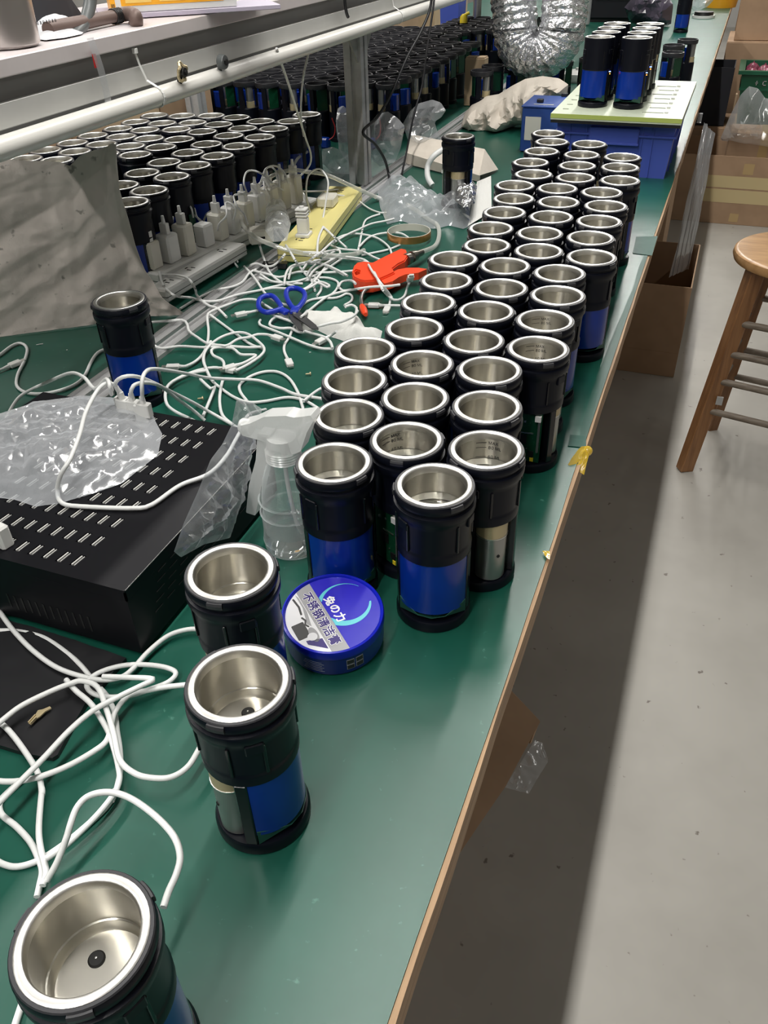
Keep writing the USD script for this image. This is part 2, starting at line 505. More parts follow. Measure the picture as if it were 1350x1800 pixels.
# outlines of the lid's lettering, in hundredths of the letter height
GLYPHS = {
    '不': '2,21 2,24 21,35 42,59 41,60 5,60 5,71 86,70 85,60 56,60 51,53 51,47 57,49 63,45 85,28 88,25 88,21 83,16 79,16 70,26 51,39 51,-8 49,-10 41,-10 39,-8 39,36 25,24 9,14',
    '锈': '1,53 8,62 14,77 24,75 22,67 37,67 39,60 57,61 56,64 41,63 38,70 39,72 79,77 84,69 67,65 67,60 88,59 87,50 76,49 89,37 82,30 68,42 67,34 75,32 74,21 86,21 85,2 82,-7 78,-10 62,-9 60,-2 74,-1 76,11 62,12 63,23 58,23 52,1 44,-8 37,-10 33,-6 33,-2 42,4 47,19 47,23 39,24 26,21 26,9 35,13 38,4 16,-9 12,-3 12,0 16,4 16,23 4,23 4,33 16,33 16,41 8,41 8,45 5,46/47,34 57,33 57,43 55,43/16,57 13,51 36,51 36,41 26,41 27,33 36,33 34,38 44,44 48,49 38,50 35,57',
    '钢': '4,46 1,55 9,64 15,78 24,75 23,67 36,67 37,73 85,73 86,1 84,-6 78,-9 66,-9 63,0 75,1 75,8 68,6 62,20 53,2 47,2 46,-10 37,-10 36,1 19,-9 16,-9 13,-4 13,0 16,3 16,23 3,24 4,33 16,33 16,41 9,41 8,45/67,35 75,19 75,54/48,63 47,56 53,58 59,47 62,47 65,63/47,15 56,33 48,47/16,57 13,51 36,51 37,57/26,34 37,33 37,41 26,41/27,22 26,8 37,11 37,22',
    '清': '1,45 5,52 9,52 22,44 24,48 50,48 50,51 29,52 30,60 49,60 50,62 27,62 23,58 20,58 5,69 10,76 13,76 26,68 27,71 50,71 51,78 60,78 60,71 83,71 84,62 61,61 81,60 81,51 60,50 62,48 87,48 87,39 79,38 79,-6 72,-10 61,-10 58,-5 58,0 69,0 69,5 42,5 41,-9 31,-10 31,39 23,39 20,34 16,34/41,15 68,14 69,16 42,17/41,27 68,26 69,28 42,29;4,-3 18,29 22,29 27,25 27,21 14,-8 10,-8',
    '洁': '6,68 6,72 10,76 13,76 28,64 50,64 51,77 61,78 62,64 87,64 86,54 62,53 62,44 83,44 83,34 30,34 30,44 51,44 51,54 27,54 26,57 21,56;32,27 80,28 81,-9 71,-10 69,-6 44,-6 42,-10 33,-10/43,5 70,4 70,18 43,18;4,-4 4,-1 12,10 19,26 23,28 29,23 29,20 17,-3 13,-9;2,47 7,52 11,51 21,45 25,41 25,38 19,32 8,41 2,43',
    '膏': '4,63 4,72 38,72 38,77 46,79 51,72 86,72 86,63 75,62 75,48 86,47 85,30 76,30 75,40 71,39 71,26 75,26 76,24 76,-2 73,-8 54,-10 50,-5 50,0 26,0 25,-10 15,-10 15,25 19,26 19,40 14,40 14,30 5,30 4,47 16,48 16,63',
    '兔': '7,39 1,47 19,63 28,78 37,77 38,71 59,71 63,68 63,64 57,54 81,53 81,22 69,20 77,11 81,13 88,10 88,0 86,-5 81,-9 52,-9 47,-6 45,-1 44,15 39,7 30,-1 16,-8 7,-10 2,-1 24,8 29,12 34,20 12,21 11,40/57,16 56,1 78,2 77,6 74,3 70,3/51,44 49,31 70,31 70,44/56,21 58,19 58,21/26,55 43,54 47,61 30,61/23,44 22,31 38,31 40,44',
    'の': '6,21 6,34 12,49 22,59 34,65 51,67 63,64 75,56 83,41 84,27 79,12 71,3 56,-4 46,-5 42,5 59,9 66,14 71,22 72,38 70,44 63,52 52,55 45,24 40,13 32,4 28,2 17,3 10,10/17,33 18,19 22,14 26,14 29,17 37,36 40,55 32,53 21,43',
    '力': '3,-4 3,-1 16,7 24,16 30,27 34,42 34,47 6,47 6,58 35,58 35,77 45,78 46,58 84,57 80,7 77,-3 72,-8 50,-9 47,-1 48,2 64,1 67,3 71,24 71,47 45,47 41,24 28,3 12,-10 8,-10',
}

# ------------------------------------------------------------------ the setting
struct('floor', bx(-5, 5, -4, 12, -.05, 0), MAT['floor'])
struct('ceiling', bx(-5, 5, -4, 12, 3.2, 3.25), MAT['ceiling'])
struct('wall_left', bx(-5.05, -5, -4, 12, 0, 3.2), MAT['wall'])
struct('wall_right', bx(5, 5.05, -4, 12, 0, 3.2), MAT['wall'])
struct('wall_far', bx(-5, 5, 12, 12.05, 0, 3.2), MAT['wall'])
struct('wall_near', bx(-5, 5, -4.05, -4, 0, 3.2), MAT['wall'])

for ri, (lx, lz, power) in enumerate(LAMP_ROWS):
    for li, ly in enumerate(LAMP_Y):
        g = thing('batten_lamp', ('white ceiling batten lamp hanging in the row above the green bench', 'white ceiling batten lamp in the row over the aisle', 'white batten lamp in the unseen row added for light behind the rack')[ri], 'lamp', (lx, ly, lz), 0, 'ceiling batten lamps')
        part(g, 'housing', bx(-.03, .03, -LAMP_LEN / 2, LAMP_LEN / 2, .004, .05, .004), MAT['lamp_body'], smooth=False)
        for s in (-1, 1):
            part(g, 'hanger', rod((0, s * .45, .05), (0, s * .45, 3.2 - lz), .002, 6), MAT['alu'])
        r = UsdLux.RectLight.Define(stage, str(g.GetPath()) + '/glow')
        r.CreateWidthAttr(LAMP_W); r.CreateHeightAttr(LAMP_LEN)
        r.CreateIntensityAttr(power); r.CreateColorAttr(Gf.Vec3f(*LAMP_COLOR))

MAT['channel'] = pm('upper_band_grey', (.25, .245, .24), .4, .3, noise=(6, (.22, .215, .21), .4, .65))
# the bench: green laminate top with a tan wooden edge
BX0, BY0, BY1 = -1.62, -1.2, 7.4
g = thing('workbench', 'long workbench with green laminate top and worn tan wooden edge', 'workbench')
rng = np.random.default_rng(4)
ey = np.linspace(BY0, BY1, 260)
wob = .0016 * (meshkit.noise(np.stack([ey * 9, 0 * ey, 0 * ey], 1), 3) - .5) + .003 * (meshkit.noise(np.stack([ey * 2, 0 * ey, 0 * ey], 1), 8) - .5)
outline = [(BX0, BY0)] + [(-.0035 + w, y) for w, y in zip(wob, ey)] + [(BX0, BY1)]
part(g, 'laminate', prism(outline, .0012, T - .0012), MAT['green'], smooth=False)
part(g, 'core_board', bx(BX0 + .002, -.006, BY0 + .002, BY1 - .002, T - .032, T - .0013), MAT['edge_wood'], smooth=False)
wob2 = .0014 * (meshkit.noise(np.stack([ey * 14, 0 * ey, 0 * ey + 4], 1), 5) - .5)
part(g, 'edge_band', prism([(-.0062, BY0)] + [(.0 + w, y) for w, y in zip(wob2, ey)] + [(-.0062, BY1)], .0325, T - .034), MAT['edge_wood'], smooth=False)
for ly in (-.9, 1.9, 4.4, 6.9):
    for lx in (-1.5, -.35):
        part(g, 'leg', bx(lx - .025, lx + .025, ly - .025, ly + .025, 0, T - .033), MAT['alu'], smooth=False)
part(g, 'apron', bx(-.38, -.34, BY0 + .1, BY1 - .1, T - .1, T - .033), MAT['alu'], smooth=False)

# darker layer showing where the laminate has chipped along the edge
wy = np.linspace(.80, 1.62, 90)
fade = np.clip(np.minimum(wy - .80, 1.62 - wy) / .08, 0, 1)
wx = -.0045 - fade * (.003 + .011 * meshkit.noise(np.stack([wy * 11, 0 * wy, 0 * wy], 1), 21))
part(g, 'worn_edge', prism(Polygon([(a, b) for a, b in zip(wx, wy)] + [(-.0030, 1.62), (-.0030, .80)]).buffer(0), .0003, T), MAT['edge_green'], smooth=False)
# tape scraps on the bench edge
def tape_patch(name, label, cat_, quad, mat, h=.0004, amp=.0004, seed=0):
    q = np.array(quad, float)
    def f(U, V):
        P = (q[0] * ((1 - U) * (1 - V))[..., None] + q[1] * (U * (1 - V))[..., None] + q[2] * (U * V)[..., None] + q[3] * ((1 - U) * V)[..., None])
        P[..., 2] += h + amp * fold(P.reshape(-1, 3) * 90, seed).reshape(U.shape)
        return P
    return solo(name, sheet(f, 14, 14, .0003), mat, label, cat_, smooth=25)


MAT['tape_green'] = pm('green_tape', (.012, .075, .055), .5, bump=(90, .2, .0008), specular_ior_level=.35)
tape_patch('tape_patch', 'square patch of clear tape stuck on the bench beside the third tape knot', 'tape', [at(*p, T) for p in [(1002, 765), (1030, 768), (1030, 788), (998, 785)]], MAT['tape_green'], seed=2)
tape_patch('tape_patch', 'wrinkled square of clear tape on the bench in front of the blue crate', 'tape', [at(*p, T) for p in [(1118, 417), (1156, 416), (1146, 450), (1112, 446)]], MAT['tape_green'], seed=5)
q = [at(*p, T) for p in [(998, 818), (1030, 790), (1042, 795), (1024, 820)]]
g = thing('yellow_tape', 'torn yellow tape wrapped round the bench edge in a crumpled knot', 'tape')
qq = np.array(q); qq[1, 2] += .004; qq[2] = (.006, qq[2, 1], T - .006); qq[3] = (.006, qq[3, 1], T - .012)
def _yt(U, V, a=qq):
    P = (a[0] * ((1 - U) * (1 - V))[..., None] + a[1] * (U * (1 - V))[..., None] + a[2] * (U * V)[..., None] + a[3] * ((1 - U) * V)[..., None])
    P[..., 2] += .001 + .010 * fold(P.reshape(-1, 3) * 60, 3).reshape(U.shape) * np.sin(np.pi * U)
    return P
part(g, 'flap', sheet(_yt, 14, 14, .0003), MAT['film_yellow'], smooth=20)
part(g, 'knot', mv(trimesh.creation.icosphere(2, .006), 0.003, qq[1, 1] - .006, T + .002), MAT['film_yellow'], smooth=10)
q = [at(*p, T) for p in [(953, 973), (966, 972), (966, 988), (960, 985)]]
tape_patch('yellow_tape', 'tiny scrap of yellow tape on the bench edge near the front bottles', 'tape', q, MAT['film_yellow'], amp=.003)

# ------------------------------------------------------------------ the shelf rack over the bench
RX = -.62                                        # front face of the beam
g = thing('shelf_rack', 'aluminium shelf rack standing on the bench with a pale laminate shelf', 'shelf')
part(g, 'shelf_board', bx(-.89, RX + .0055, -.9, 4.95, 1.139, 1.156, .0012), MAT['board_white'], smooth=False)
bp = [(RX, 1.0925), (RX, 1.1385), (RX - .04, 1.1385), (RX - .04, 1.0925)]
beam = bx(RX - .04, RX, -.9, 4.95, 1.0925, 1.1170, .001)
part(g, 'front_beam', beam, MAT['beam'], smooth=False)
part(g, 'beam_upper_band', bx(RX - .038, RX - .005, -.9, 4.95, 1.1170, 1.1385), MAT['channel'], smooth=False)  # upper half of the beam, set back a little and coloured darker grey
part(g, 'beam_groove', bx(RX - .036, RX - .004, -.9, 4.95, 1.078, 1.0925), MAT['alu_dark'], smooth=False)
part(g, 'rear_beam', bx(-.89, -.85, -.9, 4.95, 1.0925, 1.1385, .001), MAT['beam'], smooth=False)
def profile_post(x, y, z0, z1, w=.04):
    h = w / 2
    P = []
    for k in range(4):
        a = math.radians(90 * k)
        seg = [(h, -h + .001), (h, -.0045), (h - .006, -.0045), (h - .006, .0045), (h, .0045), (h, h - .001), (h - .001, h)]
        P += [(px * math.cos(a) - py * math.sin(a), px * math.sin(a) + py * math.cos(a)) for px, py in seg]
    return mv(prism(Polygon(P), z1 - z0, z0), x, y, 0)
PX, PY = -.683, 1.815
for x, y in ((PX, PY), (PX, 4.9), (PX, -.7), (-1.23, 2.02)):
    part(g, 'post', profile_post(x, y, T + (.0065 if x > -1 else .0006), 1.0925), MAT['alu'], smooth=20)
def gusset(x, y, s=1):
    return rot(prism([(0, 0), (s * .075, 0), (0, -.085)], .004), (1, 0, 0), 90)
part(g, 'gusset', place(rot(gusset(0, 0), (0, 0, 1), 90), (PX + .01, PY + .02, 1.0895)), MAT['plaster'], smooth=False)
part(g, 'gusset', place(rot(gusset(0, 0, -1), (0, 0, 1), 90), (PX + .01, PY - .02, 1.0895)), MAT['plaster'], smooth=False)
part(g, 'back_plate', bx(-1.245, -1.22, 1.98, 2.2, 1.0, 1.09), MAT['plaster'], smooth=False)
part(g, 'cross_beam', bx(-1.25, RX - .04, 2.0, 2.04, 1.0925, 1.1325, .001), MAT['beam'], smooth=False)

TX, TZ = RX + .0125, 1.0805
g = thing('white_pipe', 'long white plastic pipe tied along the underside of the shelf beam', 'pipe')
part(g, 'pipe', rod((TX, -.9, TZ), (TX, 2.35, TZ), .0115, 24), MAT['tube_white'], smooth=50)
part(g, 'end_cap', rod((TX, 2.35, TZ), (TX, 2.362, TZ), .0122, 24), MAT['white'], smooth=40)

def strap(y0, y1, w, label):
    pts = [(RX + .0015, y0, 1.136), (RX + .002, (y0 * .7 + y1 * .3), 1.118), (RX + .005, y0 * .4 + y1 * .6, 1.1)]
    pts += [(TX + .0125 * math.cos(a), y0 * .2 + y1 * .8 + .0, TZ + .0125 * math.sin(a)) for a in np.linspace(1.2, -1.9, 9)]
    v = []
    p = np.array(pts)
    mesh = cat(*[bar(p[i], p[i + 1] + (p[i + 1] - p[i]) * .08, w, .0007, up=(1, 0, .3)) for i in range(len(p) - 1)])
    g = thing('cable_tie', label, 'cable tie')
    part(g, 'strap', mesh, MAT['white'], smooth=False)
    part(g, 'tie_head', mv(bx(-.002, .003, -.003, .003, -.003, .003, .0006), RX + .002, y0, 1.134), MAT['white'], smooth=False)
strap(.955, .972, .0035, 'white cable tie looped from the shelf beam round the white pipe')
strap(1.868, 1.875, .0035, 'white cable tie round the pipe just before the rack post')
g = thing('tape_loop', 'clear tape loop with a red scrap holding the pipe to the shelf board', 'tape')
part(g, 'tape', sheet(lambda U, V: np.stack([RX + .0085 + .004 * np.sin(3.1 * V), .862 + .012 * U + .006 * V, 1.158 - .085 * V], -1), 5, 16, .0003), MAT['film_thin'], smooth=30)
part(g, 'red_scrap', bx(RX + .0075, RX + .009, .866, .871, 1.128, 1.142), MAT['red'], smooth=False)
# little knobs on the beam
def knob(y, z, label, mat, r):
    g = thing('clamp_knob', label, 'knob')
    part(g, 'disc', mv(rot(lathe([(0, 0), (r, 0), (r, .007), (r * .9, .009), (0, .009)], 24), (0, 1, 0), 90), RX + .020, y, z), mat, smooth=35)
    part(g, 'stem', rod((TX + .004, y, TZ + .004), (RX + .021, y, z), .0035, 8), mat)
    part(g, 'bolt', mv(rot(lathe([(0, .009), (r * .42, .009), (r * .42, .0115), (0, .0115)], 6), (0, 1, 0), 90), RX + .020, y, z), MAT['chip'], smooth=False)
    return g
c = on_x(393, 109, RX + .026); knob(c[1], c[2], 'round grey knob fixed on the shelf beam above the pipe', MAT['hose_grey'], .0095)
c = on_x(320, 127, RX + .024)
g = knob(c[1], c[2], 'dark knob wrapped in shiny foil on the shelf beam', MAT['chip'], .006)
a = np.linspace(0, 2 * np.pi, 26)
rr = .0085 + .0016 * np.sin(a * 5)
part(g, 'foil_wrap', tube(np.stack([RX + .024 + .002 * np.sin(3 * a), c[1] + rr * np.cos(a), c[2] + 1.15 * rr * np.sin(a)], -1)[:-1], .0022, 6, closed=True), MAT['brass'], smooth=15)

# two low rails along the bench under the rack
for x0, lab in ((-.672, 'low aluminium channel along the bench, closer to the bottle block'), (-.642, 'low aluminium channel along the bench, closer to the tangled cables')):
    U = [(0, 0), (.022, 0), (.022, .006), (.018, .006), (.018, .002), (.004, .002), (.004, .006), (0, .006)]
    m = rot(prism(Polygon(U), 2.9), (1, 0, 0), 90)
    solo('rail', mv(m, x0, 3.55, T + .0002), MAT['alu'], lab, 'rail', smooth=False)

# ------------------------------------------------------------------ the bottles


def etched(txt, h):
    m = meshkit.text_mesh(txt, h, .0002)
    return m


def make_bottle(label, loc, rz, group, seg=48, water=False, marks=None, kind='mug', leds=False):
    g = thing('bottle_heater' if kind != 'open' else 'open_bottle', label, 'bottle', loc, rz, group)
    lo = seg < 30
    H = .138
    part(g, 'base', lathe([(0, 0), (.0328, 0), (.0336, .0015), (.0336, .0085), (.0322, .0108), (0, .0108)], seg), MAT['black'], smooth=40)
    if kind == 'open':
        # upside-down frame: closed cup below, open works above, bare ring on top
        part(g, 'cup', lathe([(0, .010), (.0322, .010), (.0322, .070), (.030, .073), (0, .073)], seg), MAT['black'], smooth=40)
        part(g, 'ring', lathe([(.0315, .126), (.0332, .128), (.0336, .136), (.0328, .139), (.0305, .139), (.0298, .136), (.0298, .128), (.0315, .126)], seg), MAT['rimblack'], smooth=40)
        for a in (50, 170, 290):
            part(g, 'strut', place(bx(.024, .0325, -.006, .006, .070, .130), (0, 0, 0), a), MAT['black'], smooth=False)
        part(g, 'circuit_board', place(mv(bx(-.0008, .0008, -.0155, .0155, .074, .125), .0235, 0, 0), (0, 0, 0), 110), MAT['pcb'], smooth=False)
        part(g, 'motor', mv(lathe([(0, .088), (.0105, .088), (.0105, .124), (.009, .126), (0, .126)], 14), .019 * math.cos(math.radians(-130)), .019 * math.sin(math.radians(-130)), 0), MAT['steel_grey'], smooth=40)
        part(g, 'collar', mv(lathe([(0, .073), (.0118, .073), (.0118, .089), (0, .089)], 14), .019 * math.cos(math.radians(-130)), .019 * math.sin(math.radians(-130)), 0), MAT['brass'], smooth=40)
        part(g, 'battery', lathe([(.012, .074), (.0295, .074), (.0295, .112), (.012, .112)], 9, -40, 40, close=True), MAT['blue'], smooth=30)
        return g
    part(g, 'core', lathe([(0, .0105), (.0195, .0105), (.0195, .077), (0, .077)], max(16, seg // 2)), MAT['black'], smooth=40)
    bat = lathe([(.0196, .0195), (.0300, .0195), (.0312, .0206), (.0312, .0755), (.0196, .0755)], 29 if not lo else 9, -67, 67, close=True)
    part(g, 'battery', bat, MAT['blue'], smooth=30)
    if not lo:
        b2 = part(g, 'insulator', wrap_flat(prism([(-.036, .0109), (.036, .0109), (.036, .0250), (.032, .0250), (.017, .0212), (.012, .0178), (0, .0166), (-.012, .0178), (-.017, .0212), (-.032, .0250), (-.036, .0250)], .0008), .0312), MAT['edge_green'], smooth=30)
    # circuit board side
    a = 124
    pc = part(g, 'circuit_board', place(mv(bx(-.0008, .0008, -.0165, .0165, .0125, .0750), .0255, 0, 0), (0, 0, 0), a), MAT['pcb'], smooth=False)
    if not lo:
        pin = lambda dx, dy0, dy1, z0, z1: place(bx(.0263, .0263 + dx, dy0, dy1, .0108 + (z0 - .0108) * 1.42, .0108 + (z1 - .0108) * 1.42), (0, 0, 0), a)
        part(pc, 'connector', pin(.004, .009, .0155, .050, .0545), MAT['white'], smooth=False)
        part(pc, 'chip', pin(.0012, -.009, .001, .028, .036), MAT['chip'], smooth=False)
        part(pc, 'chip', pin(.0010, .004, .010, .017, .022), MAT['chip'], smooth=False)
        part(pc, 'pin_row', pin(.0008, -.006, .008, .0375, .0383), MAT['rim'], smooth=False)
        part(pc, 'resistor', pin(.0008, -.012, -.009, .046, .0476), MAT['rim'], smooth=False)
        part(pc, 'resistor', pin(.0008, -.003, -.001, .047, .0485), MAT['rim'], smooth=False)
        part(pc, 'resistor', pin(.0008, .001, .0025, .0235, .0245), MAT['rim'], smooth=False)
        part(pc, 'yellow_pad', pin(.0010, .0065, .0105, .0128, .0160), MAT['yellow'], smooth=False)
        part(pc, 'strip', pin(.0022, .0125, .0150, .022, .049), MAT['steel_grey'], smooth=False)
    # pump motor side
    m = 239
    cx, cy = .0165 * math.cos(math.radians(m)), .0165 * math.sin(math.radians(m))
    part(g, 'motor', mv(lathe([(0, .012), (.0145, .012), (.0145, .0595), (0, .0595)], 28 if not lo else 12), cx, cy), MAT['steel_grey'], smooth=40)
    col = part(g, 'collar', mv(lathe([(0, .0607), (.0148, .0607), (.0148, .0755), (0, .0755)], 28 if not lo else 12), cx, cy), MAT['brass'], smooth=40)
    if not lo:
        part(col, 'seam', mv(lathe([(.0146, .0594), (.0153, .0596), (.0153, .0607), (.0146, .0609)], 28), cx, cy), MAT['rim'], smooth=40)
        mm = math.radians(m)
        part(g, 'vent_hole', mv(rot(rot(lathe([(0, 0), (.0016, 0), (.0016, .0006), (0, .0006)], 12), (0, 1, 0), 90), (0, 0, 1), m), .0309 * math.cos(mm), .0309 * math.sin(mm), .040), MAT['slot_dark'], smooth=30)
    for s in (75, 180, 285):
        part(g, 'strut', place(bx(.0185, .0322, -.0042, .0042, .0108, .0765, .0008 if not lo else 0), (0, 0, 0), s), MAT['black_gloss'], smooth=False)
    # upper body and its collar
    z6 = H - .138
    body = [(.0, .0750), (.0310, .0750), (.0322, .0764), (.0324, .0835), (.0318, .0855), (.0314, .0880), (.0318, .1120), (.0330, .1175), (.0345, .1200), (.0347, .1245), (.0343, .1262), (.0322, .1268),
            (.0322, .1292), (.0335, .1300), (.0339, .1318), (.0339, .1345), (.0330, .1366), (.0308, .1368), (.0300, .1340), (.0278, .1300), (.0278, .0930), (0, .0930)]
    if kind == 'lit':
        body = [(.0, .0750), (.0316, .0750), (.0326, .0765), (.0326, .1290), (.0330, .1335), (.0332, .1370), (.0326, .1385), (.0315, .1385), (.0300, .1340), (.0278, .1300), (.0278, .0930), (0, .0930)]
    if lo:
        body = [body[i] for i in range(len(body)) if kind == 'lit' or i in (0, 1, 3, 4, 6, 9, 11, 12, 13, 15, 17, 18, 19, 20, 21)]
    part(g, 'body', lathe(body, seg), MAT['black'], smooth=32)
    if kind != 'lit':
        for a in (25, 145, 265):
            part(g, 'lug', lathe([(.0322, .1315), (.0350, .1320), (.0352, .1348), (.0344, .1366), (.0322, .1368)], 7 if not lo else 4, a, a + (19 if not lo else 18), close=True), MAT['rimblack'], smooth=25)
        part(g, 'rim_seal', lathe([(.0311, .1366), (.0330, .1366), (.0333, .1371), (.0327, .1379), (.0311, .1379)], seg, close=True), MAT['rimblack'], smooth=40)
    if not lo:
        for a in (-40, 40, 100, 160, 220, 280):
            part(g, 'rib', place(bx(.0300, .0332, -.0011, .0011, .0865, .1135, .0004), (0, 0, 0), a), MAT['black_gloss'], smooth=False)
        for a in (70, 190, 310):
            part(g, 'clip', place(bx(.030, .0334, -.0060, .0060, .1075, .1165, .0008), (0, 0, 0), a), MAT['black'], smooth=False)
    lip = [(.0311, .1362), (.0310, .1381), (.0296, .1390), (.0272, .1386), (.0264, .1374), (.0261, .1340), (.0261, .1320), (.0275, .1310), (.0290, .1340)]
    if kind == 'lit':
        lip = [(.0322, .1380), (.0322, .1392), (.0300, .1396), (.0276, .1390), (.0264, .1374), (.0261, .1340), (.0261, .1320), (.0275, .1310), (.0290, .1340)]
    part(g, 'rim', lathe(lip, seg, close=True), MAT['rim'], smooth=50)
    if not lo:
        ln = [(.0262, .1345), (.0259, .1045), (.0257, .1037), (.0249, .1032), (.0247, .1025), (.0244, .0985), (.0236, .0968), (.0232, .0964)]
        if water:
            ln = [(.0262, .1345), (.0257, .1045), (.0257, .0980), (.0245, .0966), (.0235, .0963)]
    else:
        ln = [(.0262, .1345), (.0258, .1020), (.0246, .0962), (.0240, .0960)]
    wall = ln + [(ln[-1][0], .0952), (.0262, .0952), (.0272, .099), (.0272, .1345)]
    lin = part(g, 'liner', lathe(wall, seg, close=True), MAT['liner'], smooth=28)
    part(lin, 'cup_floor', lathe([(ln[-1][0] + .0004, .0946), (ln[-1][0] + .0004, ln[-1][1] - .0001), (ln[-1][0] - .001, ln[-1][1] - .0002), (0, .0961), (0, .0946)], seg), MAT['cup_floor'], smooth=40)
    if not lo:
        sn = part(g, 'sensor', mv(lathe([(0, .0952), (.0044, .0952), (.0044, .0967), (.0036, .0974), (0, .0974)], 24), -.0044, .0095, 0), MAT['slot_dark'], smooth=35)
        part(sn, 'probe', mv(lathe([(0, .0973), (.0008, .0973), (.0006, .0982), (0, .0984)], 10), -.0044, .0095, 0), MAT['rim'], smooth=35)
    if water:
        part(g, 'water', lathe([(0, .0964), (.0228, .0966), (.0254, .0985), (.02562, .1128), (.0248, .1124), (0, .1124)], seg, close=True), MAT['water'], smooth=35)
    if marks is not None:
        for txt, z in (('MAX', .1285), ('80 ML', .1235), ('60 ML', .1140)):
            t = etched(txt, .0030)
            t.apply_translation((.0, -.0015, .0001))
            part(g, 'lettering', wrap_flat(t, .0259, z, marks, inward=True), MAT['ink'], smooth=False)
            l = bx(-.011, -.0015, -.0002, .0002, 0, .0002)
            l = l.subdivide().subdivide().subdivide()
            part(g, 'mark_line', wrap_flat(l, .0259, z, marks, inward=True), MAT['ink'], smooth=False)
    if leds:
        for s, (aa, z, mt) in enumerate(((92, .071, 'led_blue'), (88, .067, 'led_red'), (78, .072, 'led_blue'))):
            a2 = math.radians(aa)
            part(g, 'indicator_lamp', mv(trimesh.creation.icosphere(1, .0012), .0322 * math.cos(a2), .0322 * math.sin(a2), z), MAT[mt], smooth=True)
    return g


MAIN = {'edge': [(765, 851), (854, 790), (854, 714), (858.5, 650), (945, 612.5), (958, 563), (980.7, 519), (983.7, 480), (1040, 452), (1038, 418), (1053, 389), (1065, 362), (1058, 338), (1090, 317), (1090, 294), (1094, 276)],
        'middle': [(715, 773), (732, 699), (744, 639), (834.5, 598), (855, 547), (881, 506), (888, 467), (947, 441), (949, 410), (969, 381), (982, 355), (980, 331), (1012, 312), (1015, 291), (1022.6, 271.7), (1036, 253)],
        'inner': [(587, 812), (613, 729), (623, 668), (642, 614), (728.5, 577), (753, 531.7), (784.7, 492.7), (797, 455), (856, 431), (863, 401), (886.7, 373), (903, 348.7), (905, 325.7), (937.7, 306), (933, 285), (952, 265.7), (970, 249), (963.7, 234)]}
ORD = 'zeroth first second third fourth fifth sixth seventh eighth ninth tenth eleventh twelfth thirteenth fourteenth fifteenth sixteenth seventeenth eighteenth nineteenth twentieth'.split()
spots = []
for colname, L in MAIN.items():
    for i, p in enumerate(L):
        spots.append([colname, i + 1, at(*p, T + .138)[:2]])
BL = [(828, 608), (960, 610), (1105, 610), (1232, 618), (728, 643), (860, 648), (1008, 648), (1133, 655), (640, 678), (775, 685), (915, 683), (1043, 692), (1280, 677), (508, 715), (643, 720), (783, 730), (912, 735), (1205, 715), (400, 753), (537, 762), (670, 770), (815, 775), (1088, 760), (258, 795), (395, 800), (540, 806), (703, 812), (990, 805), (1255, 770), (150, 833), (285, 845), (865, 855), (1145, 822), (190, 885), (757, 912), (1020, 872), (650, 980), (895, 930), (690, 1060), (760, 1005), (1377, 639), (1617, 603), (1530, 639), (1440, 678), (1368, 723)]
block = [at(x / 3, y / 3, T + .138)[:2] for x, y in BL]
allp = np.array([s[2] for s in spots] + block)
for _ in range(60):                               # keep neighbours from touching
    d = allp[:, None] - allp[None]
    L = np.linalg.norm(d, axis=-1) + 9 * np.eye(len(allp))
    push = np.clip(.0702 - L, 0, None)
    allp = allp + .5 * (d / L[..., None] * push[..., None]).sum(1)
for s, p in zip(spots, allp):
    s[2] = p
block = allp[len(spots):]

# how the nearest ones are turned: (blue battery direction in degrees, variant)
TURN = {('edge', 1): (-75, 'w'), ('inner', 1): (-58, 'w'), ('edge', 2): (76, 'wm'), ('middle', 1): (120, 'wm'), ('edge', 5): (146, 'm'), ('edge', 9): (-62, 'p'), ('edge', 3): (60, 'p'), ('edge', 4): (30, 'p'),
        ('inner', 2): (-70, 'w'), ('middle', 2): (-60, 'p'), ('middle', 3): (175, 'm'), ('edge', 6): (150, 'm')}
PROTO = {}
def bottle_copy(variant, label, loc, rz, group=None):
    if variant not in PROTO:
        kw = {'p': {}, 'w': {'water': True}, 'wm': {'water': True, 'marks': 24}, 'm': {'marks': -40}, 'far': {'seg': 24}, 'open': {'seg': 20, 'kind': 'open'}, 'lit': {'seg': 32, 'kind': 'lit', 'leds': True}, 'litplain': {'seg': 32, 'kind': 'lit'}}[variant]
        PROTO[variant] = make_bottle(label, loc, rz, group, **kw)
        return PROTO[variant]
    return copy_of(PROTO[variant], loc, rz, label, group)


rng = random.Random(11)
singles = [('black bottle with empty steel cup alone in the bench corner beside the white cable', at(145, 1646, T + .138), 30, 'p'),
           ('black bottle with blue battery and steel motor standing alone in front of the tin', at(419, 1199, T + .138), 0, 'p'),
           ('black bottle with steel cup between the black hub and the round blue tin', at(405, 1003, T + .138), 5, 'p'),
           ('black bottle with blue battery standing alone behind the black hub box', at(209, 527, T + .138), -60, 'p'),
           ('black bottle with steel cup standing alone beside the white dustpan', at(806, 239, T + .138), 50, 'p')]
for lab, p, rz, var in singles:
    bottle_copy(var, lab, (p[0], p[1], T), rz, 'single bottle heaters on the bench')
for colname, i, p in spots:
    rz, var = TURN.get((colname, i), (rng.choice([150, 30, -90, 200, 90]) + rng.uniform(-12, 12), 'p'))
    extra = {'w': ' holding some water', 'wm': ' with marks and water', 'm': ' with volume marks', 'p': ''}[var]
    bottle_copy(var, f'steel-cup bottle{extra}, {colname} column of big group, {ORD[i]} from front', (p[0], p[1], T), rz, 'bottle heaters in the big group on the bench')
